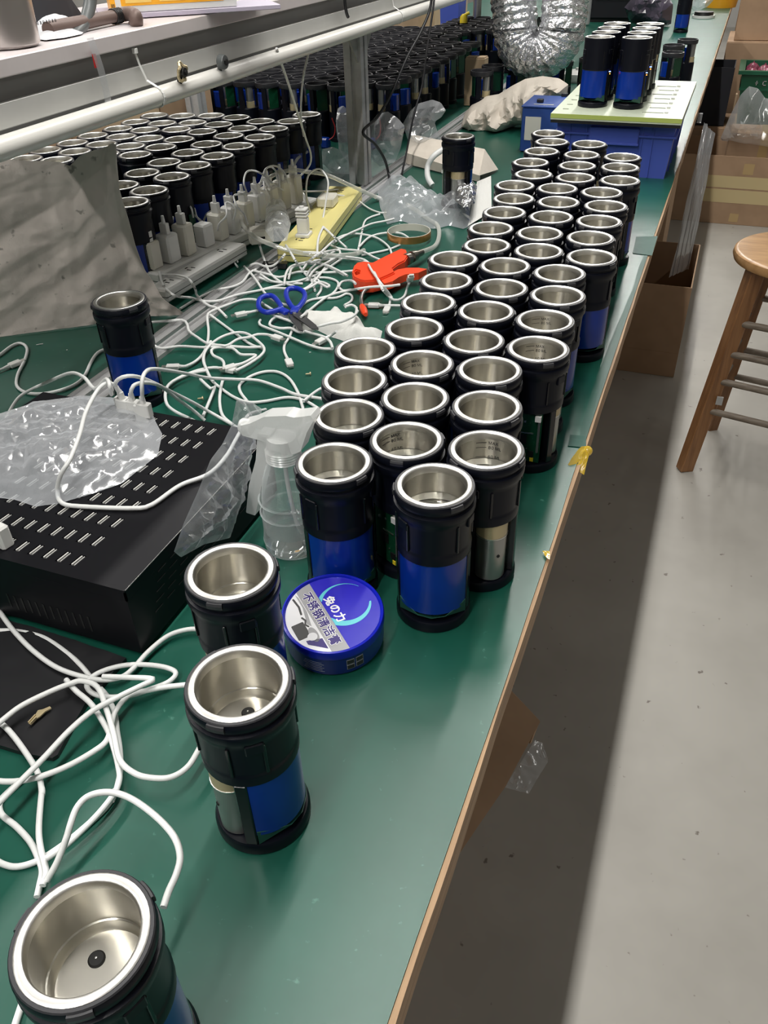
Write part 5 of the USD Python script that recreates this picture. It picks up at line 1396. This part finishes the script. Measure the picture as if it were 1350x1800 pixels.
for x in (-.10, -.062, .062, .085):
    part(g, 'rib', bar((x, -D2 + .011, .002), (x, -D2 + .0035, Hc - .008), .0022, .006, up=(0, 1, 0)), MAT['crate_blue'], smooth=False)
for y in (-.13, -.05, .05, .13):
    part(g, 'rib', bar((W2 - .011, y, .002), (W2 - .0035, y, Hc - .008), .0022, .006, up=(1, 0, 0)), MAT['crate_blue'], smooth=False)
part(g, 'handle', bx(-.055, .055, -D2 - .003, -D2 + .008, Hc - .050, Hc - .016, .002), MAT['crate_blue'], smooth=False)
part(g, 'handle_lip', bx(-.057, .057, -D2 - .006, -D2 + .006, Hc - .052, Hc - .047, .001), MAT['crate_blue'], smooth=False)

g = thing('slotted_board', 'pale green fibre board with cut slots lying on the blue crate', 'board', (-.147, 2.235, T))
bs = sbox(-.142, -.235, .142, .235)
sl = [sbox(.052 + .01 * (k % 2), -.185 + .055 * k, .098, -.176 + .055 * k) for k in range(7)] + [sbox(-.125, -.185 + .055 * k, -.112, -.176 + .055 * k) for k in range(7)]
part(g, 'board', prism(bs.difference(shapely.union_all(sl)), .0125, Hc + .0005), MAT['board_green'], smooth=False)
part(g, 'bright_edge', bx(-.142, .142, -.2356, -.2351, Hc + .004, Hc + .0128), MAT['board_edge'], smooth=False)
part(g, 'dark_edge', bx(-.141, .141, -.2352, -.22, Hc - .006, Hc + .0002), MAT['chip'], smooth=False)
for k in range(7):
    part(g, 'nut', bx(.10, .108, -.184 + .055 * k, -.177 + .055 * k, Hc + .013, Hc + .0165), MAT['white'], smooth=False)

# ------------------------------------------------------------------ black leads by the post
def lead(L, label, r=.0032):
    g = thing('black_cable', label, 'cable')
    part(g, 'cord', tube(spline(L, .01), r, 8), MAT['rubber'], smooth=60)
lead([on_x(762, -60, -.585), on_x(757, 10, -.590), on_x(740, 55, -.597), on_x(715, 102, -.61), on_x(690, 160, -.63), on_x(664, 205, -.648), on_x(638, 232, -.6575), on_x(660, 254, -.645), on_x(676, 280, -.64), on_x(683, 305, -.64), at(686, 322, T + .004)], 'thick black cable hanging by the rack post with a kink')
lead([on_x(768, -60, -.58), on_x(762, 10, -.58), on_x(750, 90, -.585), on_x(742, 150, -.59), on_x(728, 200, -.60), on_x(716, 260, -.61), at(706, 308, T + .003)], 'thin black cable hanging straight to the clear bag', .0024)
lead([on_x(604, -30, RX + .01), on_x(606, 0, RX + .008), on_x(609, 22, RX + .006), on_x(612, 30, RX + .006)], 'short black cable end hanging over the shelf edge', .003)

# ------------------------------------------------------------------ things on the shelf
ZS = 1.157
g = thing('steel_mug', 'brushed steel mug standing at the near end of the shelf', 'mug', (-.668, .80, ZS))
part(g, 'body', lathe([(0, .001), (.031, 0), (.034, .003), (.0365, .10), (.036, .10), (.033, .004), (0, .004)], 56), MAT['steel_cup'], smooth=40)
g = thing('black_bundle', 'dark folded cloth bundle at the back of the shelf', 'cloth')
part(g, 'bundle', pillow([(-.98, .86), (-.86, .90), (-.80, 1.00), (-.79, 1.09), (-.90, 1.13), (-.98, 1.05)], ZS, .12, .01, .4, 14, 81), MAT['dark_cloth'], smooth=50)
g = thing('white_pouch', 'white foil pouch with a printed line lying beside the steel mug', 'pouch')
pw = [at(x, y, ZS + .012)[:2] for x, y in [(55, 48), (75, 50), (110, 46), (140, 40), (148, 30), (130, 20), (100, 12), (60, 20)]]
part(g, 'pouch', pillow(pw, ZS, .012, .006, .35, 30, 82), MAT['white_bag'], smooth=30)
q0, q1 = at(60, 40, ZS + .018), at(101, 33, ZS + .018)
dirv = (q1 - q0) / np.linalg.norm(q1 - q0)
for k in range(8):
    c = q0 + (q1 - q0) * (k + .5) / 8
    part(g, 'lettering', cat(*[mv(bar((-.0011, 0, o), (.0011, 0, o), .0003, .0004), 0, 0, 0) for o in (-.0013, 0, .0013)] + [bar((s, 0, -.0015), (s, 0, .0015), .0003, .0004, up=(1, 0, 0)) for s in (-.0008 * (k % 2), .0008)]).apply_translation(c + np.array([.012, -.016, .0005])), MAT['ink'], smooth=False)
g = thing('grey_hose', 'dark grey bent hose drooping over the shelf edge', 'hose')
part(g, 'hose', tube(spline([on_x(162, -60, -.675), on_x(159, 0, -.675), on_x(153, 28, -.672), on_x(144, 47, -.668), on_x(131, 60, -.662), on_x(117, 67, -.655)], .006), np.linspace(.0085, .0055, len(spline([on_x(162, -60, -.675), on_x(159, 0, -.675), on_x(153, 28, -.672), on_x(144, 47, -.668), on_x(131, 60, -.662), on_x(117, 67, -.655)], .006))), 14), MAT['hose_grey'], smooth=60)
g = thing('hook_tool', 'brown hook-ended hand tool with a wire winding on the shelf', 'tool')
h0, h1 = at(84, 52, ZS + .0085), at(214, 26, ZS + .0085)
part(g, 'handle', tube(np.linspace(h0, h1, 6), [.0080, .0084, .0080, .0076, .0074, .0072], 16), MAT['rust'], smooth=45)
h2 = [h1, at(228, 24, ZS + .010), at(238, 28, ZS + .010), at(240, 38, ZS + .004), at(236, 46, ZS - .006)]
part(g, 'hook', tube(spline(h2, .004), .0082, 14), MAT['rust'], smooth=45)
wd = (h1 - h0) / np.linalg.norm(h1 - h0)
for k in range(5):
    c = h1 - wd * (.020 - .0035 * k)
    part(g, 'wire_turn', tube(np.array([c + .0083 * (np.cross(wd, (0, 0, 1)) * math.cos(a) + np.array([0, 0, 1]) * math.sin(a)) for a in np.linspace(0, 2 * np.pi, 14)[:-1]]), .0009, 6, closed=True), MAT['chip'], smooth=40)
g = thing('yellow_carton', 'white carton with a bright yellow front lying on the shelf', 'box')
y0, y1 = np.array(at(196, 34, ZS)), np.array(at(418, 20, ZS))
d_ = (y1 - y0)[:2]; L_ = np.linalg.norm(d_); an = math.degrees(math.atan2(d_[1], d_[0]))
place_ = lambda m: place(m, (y0[0], y0[1], ZS + .006), an)
part(g, 'carton', place_(bx(.008, L_, 0, .10, 0, .05, .0008)), MAT['white'], smooth=False)
part(g, 'yellow_panel', place_(bx(.016, L_ - .018, -.0006, .0004, .008, .046)), MAT['yellow_box'], smooth=False)
for k in range(3):
    part(g, 'print_panel', place_(bx(.022 + .045 * k, .056 + .045 * k, -.0010, -.0004, .011, .020)), MAT['pale_yellow'], smooth=False)
part(g, 'end_panel', place_(bx(.002, .0085, 0, .10, 0, .05)), MAT['yellow_box'], smooth=False)
for k in range(3):
    part(g, 'lettering', place_(bx(.0032 + .0016 * k, .0040 + .0016 * k, -.0004, .0002, .006, .011)), MAT['ink'], smooth=False)
g = thing('flat_folder', 'flat lilac grey folder lying under the yellow carton', 'folder')
part(g, 'cover', place(bx(-.015, L_ + .06, -.006, .11, 0, .0055, .0006), (y0[0], y0[1], ZS + .0002), an), MAT['pinkish'], smooth=False)
g = thing('pen', 'white pen lying on the shelf past the yellow carton', 'pen')
pa, pb = at(405, 8, ZS + .004), at(440, -6, ZS + .004)
part(g, 'barrel', rod(pa, pb, .0035, 10), MAT['ivory'], smooth=40)
part(g, 'cap', rod(pa - (pb - pa) * .15, pa, .0042, 10), MAT['yellow'], smooth=40)
# ------------------------------------------------------------------ boxes behind the bottle block
def carton(label, x0, x1, y0, y1, z0, z1, mat='cardboard', tape=True, rz=0, open_=False, group=None, tapes=(), name='cardboard_box'):
    cx, cy = (x0 + x1) / 2, (y0 + y1) / 2
    g = thing(name, label, 'box', (cx, cy, z0), rz, group)
    w, d, h = (x1 - x0) / 2, (y1 - y0) / 2, z1 - z0
    t = .004
    if open_:
        part(g, 'body', man(bx(-w, w, -d, d, 0, h)) - man(bx(-w + t, w - t, -d + t, d - t, t, h + 1)), MAT[mat], smooth=False)
    else:
        part(g, 'body', bx(-w, w, -d, d, 0, h, .0015), MAT[mat], smooth=False)
        part(g, 'top_flap', bx(-w + .002, -.002 if w > d else w - .002, -d + .002, d - .002 if w > d else -.002, h, h + .003), MAT[mat], smooth=False)
        part(g, 'top_flap', bx(.002 if w > d else -w + .002, w - .002, -d + .002 if w > d else .002, d - .002, h, h + .003), MAT[mat], smooth=False)
        if tape:
            part(g, 'tape', bx(-.024, .024, -d - .0004, d + .0004, h + .003, h + .0034) if w > d else bx(-w - .0004, w + .0004, -.024, .024, h + .003, h + .0034), MAT['packing_tape'], smooth=False)
    for (a0, a1, b0, b1, tm) in tapes:
        part(g, 'tape', bx(a0, a1, -d - .0007, -d - .0001, b0, b1), MAT[tm], smooth=False)
    return g
LAB = ['first', 'second', 'third', 'fourth', 'fifth']
yy = .95
for i, (dy_, hh, mt) in enumerate(((.30, .15, 'cardboard_light'), (.32, .17, 'cardboard'), (.34, .165, 'cardboard_light'), (.26, .16, 'cardboard'))):
    carton(f'brown cardboard box behind the bottle block, {LAB[i]} of the row there', -1.58, -1.262 - .004 * (i % 2), yy, yy + dy_ - .012, T + .001, T + hh, mt, group='boxes behind the bottle block')
    yy += dy_
yy = 2.30
carton('tall dark slab standing behind the bottle block beside the boxes', -1.56, -1.30, 2.20, 2.235, T + .001, T + .24, 'chip', tape=False, name='dark_slab')
for i, (x0, x1, y0, y1, h) in enumerate(((-1.60, -1.44, 3.1, 3.7, .22), (-1.60, -1.42, 3.75, 4.4, .24), (-1.60, -1.40, 4.6, 5.2, .30), (-1.2, -.85, 6.3, 6.7, .25))):
    carton(f'brown cardboard box at the far inner bench side, {LAB[i]} along', x0, x1, y0, y1, T + .001, T + h, ('cardboard_light', 'cardboard', 'cardboard_light', 'cardboard')[i], group='boxes at the far inner bench side')
carton('small tan block standing beside the open bottles past the post', -.708, -.645, 2.755, 2.80, T + .001, T + .135, 'cardboard_light', tape=False)
g = thing('yellow_stopper', 'small bright yellow plastic stopper lying among the open bottles', 'cap')
q = at(788, 78, T + .139)
part(g, 'cap', mv(cat(lathe([(0, 0), (.016, 0), (.014, .022), (.006, .030), (0, .031)], 20), rot(rod((0, 0, .024), (.022, 0, .034), .006, 10), (0, 0, 1), 20)), -.965, 3.62, T + .1395), MAT['yellow'], smooth=40)
for i, (x, y) in enumerate(((-1.02, 4.02), (-.90, 3.98), (-.80, 4.02), (-.70, 3.98))):
    g = thing('spindle', f'grey spindle stand with a cream base beyond the open bottles, {LAB[i]} there', 'stand', (x, y, T), 0, 'spindle stands beyond the open bottles')
    part(g, 'base', lathe([(0, 0), (.034, 0), (.034, .06), (.022, .07), (0, .07)], 18), MAT['brass'], smooth=40)
    part(g, 'column', lathe([(0, .068), (.018, .068), (.018, .20), (0, .20)], 18), MAT['steel_grey'], smooth=40)
    part(g, 'cap', lathe([(0, .2), (.024, .2), (.024, .222), (0, .222)], 18), MAT[('crate_green', 'blue', 'red', 'blue')[i]], smooth=40)
g = thing('blue_bin', 'narrow blue plastic bin standing beyond the open bottles', 'bin', (-1.10, 3.92, T))
part(g, 'shell', man(frust(.035, .05, .042, .058, 0, .20)) - man(frust(.032, .047, .039, .055, .004, .21)), MAT['crate_blue'], smooth=False)
part(g, 'rim', prism(sbox(-.045, -.061, .045, .061).difference(sbox(-.039, -.055, .039, .055)), .006, .197), MAT['crate_blue'], smooth=False)
for i, (x, y) in enumerate(((-.93, 2.13), (-1.02, 2.145), (-.80, 2.14))):
    g = thing('battery_pack', f'blue wrapped battery pack lying before the open bottles, {LAB[i]} there', 'battery', (x, y, T + .14 if 0 else T), 20 * i, 'battery packs before the open bottles')
    part(g, 'pack', bx(-.028, .028, -.012, .012, .0, .026, .004), MAT['blue'], smooth=False)
    part(g, 'lead', tube(spline([(.026, 0, .02), (.04, .004, .03), (.045, .006, .05), (.040, .0, .075)], .006), .0014, 6), MAT['red'], smooth=50)

# ------------------------------------------------------------------ far end of the bench
g = thing('black_machine', 'dark machine housing standing at the far end of the bench', 'machine', (-.52, 5.2, T))
part(g, 'housing', bx(-.20, .20, -.16, .18, .01, .34, .012), MAT['dark_cloth'], smooth=False)
part(g, 'panel', bx(-.14, .12, -.163, -.158, .10, .26), MAT['hose_grey'], smooth=False)
part(g, 'foot', bx(-.19, .19, -.15, .17, 0, .012), MAT['chip'], smooth=False)
o = [on_y(x, y, 4.85) for x, y in [(1105, 42), (1095, 15), (1120, -15), (1165, -20), (1182, 10), (1178, 45), (1150, 52)]]
m = pillow([(p[0], p[2]) for p in o], 0, .12, .014, .9, 12, 91)
v = m.vertices
solo('dark_bag', trimesh.Trimesh(np.column_stack([v[:, 0], 4.9 - v[:, 2], np.maximum(v[:, 1], T + .001)]), m.faces, process=False), pm('purple_film', (.07, .06, .085), .14), 'dark purple plastic bag bulging before the far machine', 'plastic bag', smooth=14)
g = thing('plastic_dome', 'white oval dome lying past the bottles on the pale board', 'lid', (-.44, 3.28, T))
part(g, 'shell', lathe([(0, .0), (.055, 0), (.060, .008), (.056, .026), (.03, .034), (0, .035)], 32), MAT['white'], smooth=50)
part(g, 'button', lathe([(0, .034), (.008, .034), (.008, .042), (0, .043)], 16), MAT['white'], smooth=50)
g = thing('plastic_dome', 'silver dome lying before the dark purple bag', 'lid', (-.30, 3.95, T))
part(g, 'shell', lathe([(0, .0), (.055, 0), (.058, .008), (.045, .03), (.02, .042), (0, .044)], 32), MAT['rim'], smooth=50)
part(g, 'button', lathe([(0, .043), (.008, .043), (.008, .052), (0, .053)], 16), MAT['rim'], smooth=50)
q = at(1236, 31, T)
g = thing('paste_pad', 'round white pad with a black top alone on the far bench', 'pad', (q[0], q[1], T))
part(g, 'pad', lathe([(0, 0), (.058, 0), (.058, .012), (0, .012)], 32), MAT['white'], smooth=40)
part(g, 'top', lathe([(0, .012), (.050, .012), (.048, .028), (0, .029)], 32), MAT['chip'], smooth=40)
q = at(1266, 12, T)
g = thing('yellow_tub', 'amber yellow round tub on the far bench edge', 'tub', (q[0], q[1], T))
part(g, 'tub', lathe([(0, 0), (.085, 0), (.10, .10), (.094, .10), (.08, .005), (0, .005)], 32), pm('amber_plastic', (.75, .36, .02), .3), smooth=40)
part(g, 'rim', lathe([(.098, .098), (.108, .098), (.108, .106), (.094, .106)], 32, close=True), MAT['yellow'], smooth=40)
upright_bag('plastic_bag', [(1213, 12), (1222, -10), (1245, -14), (1256, -2), (1244, 12), (1222, 20)], 5.55, .12, MAT['film'], 'clear plastic bag heaped beside the amber tub', 95, 12, .9, .016)

# ------------------------------------------------------------------ floor beyond the bench edge: boxes, crate, bags
carton('large brown carton with two wide pale tape bands under a clear bag', -.32, .62, 4.266, 4.66, .001, .305, 'cardboard', tape=False, open_=True,
       tapes=[(-.10, .47, .165, .218, 'packing_tape_pale'), (-.10, .47, .098, .158, 'packing_tape_pale'), (.06, .105, .228, .275, 'packing_tape'), (.045, .085, .012, .050, 'packing_tape'), (-.42, -.10, .06, .135, 'cardboard')])
carton('brown closed carton behind the large taped carton', -.30, .62, 4.70, 5.06, .001, .335, 'cardboard', rz=0)
g = thing('green_crate', 'green plastic crate full of purple balls on a closed carton', 'crate', (.36, 4.86, .342))
part(g, 'shell', man(frust(.215, .145, .240, .165, 0, .245)) - man(frust(.207, .137, .232, .157, .006, .26)), MAT['crate_green'], smooth=False)
part(g, 'rim', prism(sbox(-.252, -.176, .252, .176).buffer(.004).difference(sbox(-.228, -.154, .228, .154)), .016, .236), MAT['crate_green'], smooth=False)
part(g, 'band', prism(sbox(-.238, -.163, .238, .163).difference(sbox(-.20, -.13, .20, .13)), .012, .165), MAT['crate_green'], smooth=False)
for x in (-.15, -.05, .05, .15):
    part(g, 'rib', bar((x, -.146, .004), (x, -.163, .24), .006, .010, up=(0, 1, 0)), MAT['crate_green'], smooth=False)
for k, (cx_, wd_) in enumerate(((-.165, .012), (-.13, .016), (-.09, .016))):
    part(g, 'lettering', cat(bx(cx_ - wd_ / 2, cx_ + wd_ / 2, -.1665, -.158, .190, .193), bx(cx_ - wd_ / 2, cx_ + wd_ / 2, -.1665, -.158, .206, .209), bx(cx_ - wd_ / 2, cx_ - wd_ / 2 + .004, -.1665, -.158, .190, .209)) if k else cat(bx(cx_ - wd_ / 2, cx_ + wd_ / 2, -.1665, -.158, .198, .201), bx(cx_ - .002, cx_ + .002, -.1665, -.158, .190, .209)), MAT['plaster'], smooth=False)
part(g, 'paper_label', bx(-.2465, -.2385, -.06, -.02, .06, .13), MAT['cardboard_light'], smooth=False)
rng = random.Random(5)
k = 0
for iy in range(4):
    for ix in range(7):
        k += 1
        x = .36 - .195 + .064 * ix + rng.uniform(-.006, .006); y = 4.86 - .105 + .068 * iy + rng.uniform(-.006, .006)
        g2 = thing('purple_ball', 'purple ball lying in the top layer of the green crate', 'ball', (x, y, .342 + .205 + rng.uniform(0, .02)), 0, 'purple balls in the green crate')
        part(g2, 'ball', lathe([(0, -.034), (.016, -.030), (.030, -.016), (.0345, 0), (.030, .017), (.016, .030), (.006, .0335), (0, .034)], 20), MAT['onion'], smooth=70)
        part(g2, 'stem', lathe([(0, .033), (.004, .033), (.0025, .041), (0, .041)], 8), MAT['onion'], smooth=50)
        part(g2, 'seam', lathe([(.0343, -.0012), (.0352, 0), (.0343, .0012)], 20, close=True), MAT['onion'], smooth=40)
carton('dark plastic bin wedged between the bench and the green crate', -.10, .085, 4.72, 4.98, .342, .60, 'dark_cloth', tape=False, open_=True, name='dark_bin')
carton('tall brown carton standing behind the green crate', .02, .68, 5.15, 5.6, .001, .655, 'cardboard', rz=0)
carton('brown carton stacked highest behind the green crate', .05, .70, 5.2, 5.62, .660, 1.0, 'cardboard', rz=0)
carton('long brown carton standing on the floor beyond the stack',   .04, .75, 6.2, 6.8, .001, .82, 'cardboard')
carton('brown carton under the bench behind the tall open carton', -.6, -.05, 3.3, 3.7, .001, .40, 'cardboard')
o = [on_y(x, y, 4.28) for x, y in [(1262, 262), (1282, 215), (1300, 180), (1315, 164), (1332, 168), (1345, 186), (1380, 190), (1420, 210), (1430, 272), (1350, 276)]]
m = pillow([(p[0], p[2]) for p in o], 0, .16, .012, .7, 9, 97)
v = m.vertices
solo('plastic_bag', trimesh.Trimesh(np.column_stack([v[:, 0], 4.46 - v[:, 2], np.maximum(v[:, 1], .26)]), m.faces, process=False), MAT['film_grey'], 'big translucent plastic bag sticking up from the taped carton', 'plastic bag', smooth=20)
g = thing('parcel', 'brown wrapped parcel seen inside the translucent bag', 'parcel', (.28, 4.50, .006))
part(g, 'parcel', bx(-.16, .20, -.09, .09, 0, .375, .006), MAT['cardboard'], smooth=False)
part(g, 'tape', bx(-.02, .02, -.0906, .0906, .002, .3755), MAT['packing_tape'], smooth=False)

# tall open carton by the bench with film hanging in it
carton('tall open brown carton standing on the floor beside the bench', -.26, .088, 2.57, 2.985, .001, .305, 'cardboard', open_=True, tapes=[(-.02, .04, .085, .303, 'cardboard'), (-.17, .173, .0, .084, 'cardboard')])
g = thing('hanging_film', 'sheet of clear film hanging from the bench edge into the open carton', 'film')
F0, F1, F2, F3 = np.array([.022, 2.98, .69]), np.array([.062, 2.96, .66]), np.array([.066, 2.86, .26]), np.array([.012, 2.74, .27])
def ff(U, V):
    P = F0 * ((1 - U) * (1 - V))[..., None] + F1 * (U * (1 - V))[..., None] + F2 * (U * V)[..., None] + F3 * ((1 - U) * V)[..., None]
    f = (fold(np.stack([U.ravel() * 5, V.ravel() * 2, 0 * U.ravel()], 1), 5) - .6).reshape(U.shape)
    P[..., 0] += .012 * f; P[..., 1] += .05 * f
    return P
part(g, 'sheet', sheet(ff, 24, 30, .0004), MAT['film_grey'], smooth=20)
part(g, 'tape_tab', bx(.0008, .014, 2.972, 2.988, .690, .7165), MAT['film'], smooth=False)

# carton under the bench with its flap pushed out and a strip of tape
zq = .40
Q = [np.array(at(*p, z)) for p, z in (((885, 1205), zq), ((948, 1272), zq - .015), ((886, 1385), zq - .02), ((800, 1512), zq - .02))]
u = [Q[0] + (-.12, .02, 0), Q[3] + (-.16, -.05, 0)]
g = thing('open_carton', 'brown open carton under the bench with one flap sticking out', 'box')
part(g, 'flap', sheet(lambda U, V: (u[0] * (1 - U)[..., None] + Q[1] * U[..., None]) * (1 - V)[..., None] + (u[1] * (1 - U)[..., None] + Q[2] * U[..., None]) * V[..., None] if False else
     (Q[0] * (1 - U)[..., None] + Q[1] * U[..., None]) * (1 - V)[..., None] + (Q[3] * (1 - U)[..., None] + Q[2] * U[..., None]) * V[..., None], 8, 8, .005), MAT['cardboard'], smooth=False)
part(g, 'flap_fold', sheet(lambda U, V: (Q[0] + (0, .004, .001)) * ((1 - U) * (1 - V))[..., None] + (Q[1] + (0, .004, .001)) * (U * (1 - V))[..., None] + (Q[1] + (-.006, -.008, -.034)) * (U * V)[..., None] + (Q[0] + (-.006, -.006, -.022)) * ((1 - U) * V)[..., None], 5, 5, .004), MAT['cardboard'], smooth=False)
ux1 = min(Q[0][0], Q[3][0]) - .10
part(g, 'body', man(bx(ux1 - .42, ux1, Q[3][1] - .06, Q[0][1] + .03, .001, zq - .03)) - man(bx(ux1 - .416, ux1 - .004, Q[3][1] - .056, Q[0][1] + .026, .006, 1)), MAT['cardboard'], smooth=False)
part(g, 'flap_root', quad(Q[0], Q[3], np.array([ux1 - .003, Q[3][1] + .0, zq - .031]), np.array([ux1 - .003, Q[0][1], zq - .031]), .004), MAT['cardboard'], smooth=False)
R0, R1 = Q[1] + (.0, -.03, 0), Q[2]
def tp_(U, V):
    a = R0 * (1 - V)[..., None] + R1 * V[..., None]
    out = np.array([.03, .006, -.006])
    P = a + out * (U * (.35 + .65 * np.clip(V * 3, 0, 1)))[..., None]
    P[..., 2] += .006 * (fold(P.reshape(-1, 3) * 70, 4).reshape(U.shape) - .6)
    return P
part(g, 'clear_tape', sheet(tp_, 12, 30, .0003), MAT['film'], smooth=12)

# ------------------------------------------------------------------ the stool
SXc, SYc = .317, 2.123
g = thing('wooden_stool', 'round-topped wooden bar stool with ladder rungs standing in the aisle', 'stool', (SXc, SYc, 0))
part(g, 'seat', lathe([(0, .558), (.140, .558), (.152, .564), (.156, .574), (.154, .584), (.146, .5895), (.02, .590), (0, .590)], 64), MAT['wood_seat'], smooth=35)
feet = [(   .184 * math.cos(math.radians(a)),    .184 * math.sin(math.radians(a))) for a in (213, 303, 33, 123)]
tops = [(.117 * math.cos(math.radians(a)), .117 * math.sin(math.radians(a))) for a in (213, 303, 33, 123)]
leg = lambda i, z: np.array([feet[i][0] + (tops[i][0] - feet[i][0]) * z / .56, feet[i][1] + (tops[i][1] - feet[i][1]) * z / .56, z])
for i in range(4):
    a = math.radians((213, 303, 33, 123)[i])
    part(g, 'leg', bar(leg(i, 0.0), leg(i, .5605), .030, .038, up=(math.cos(a), math.sin(a), 0), c=.002), MAT['wood'], smooth=False)
for i in range(4):
    j = (i + 1) % 4
    for z in ((.185, .27, .345, .425) if i % 2 == 0 else (.225, .305, .385)):
        part(g, 'rung', rod(leg(i, z), leg(j, z), .0085, 10), MAT['wood_grey'], smooth=50)
part(g, 'felt_tab', mv(bx(-.008, .008, -.003, .003, -.012, .010), *(leg(0, .235) + (.022, -.014, -.012))), MAT['plaster'], smooth=False)
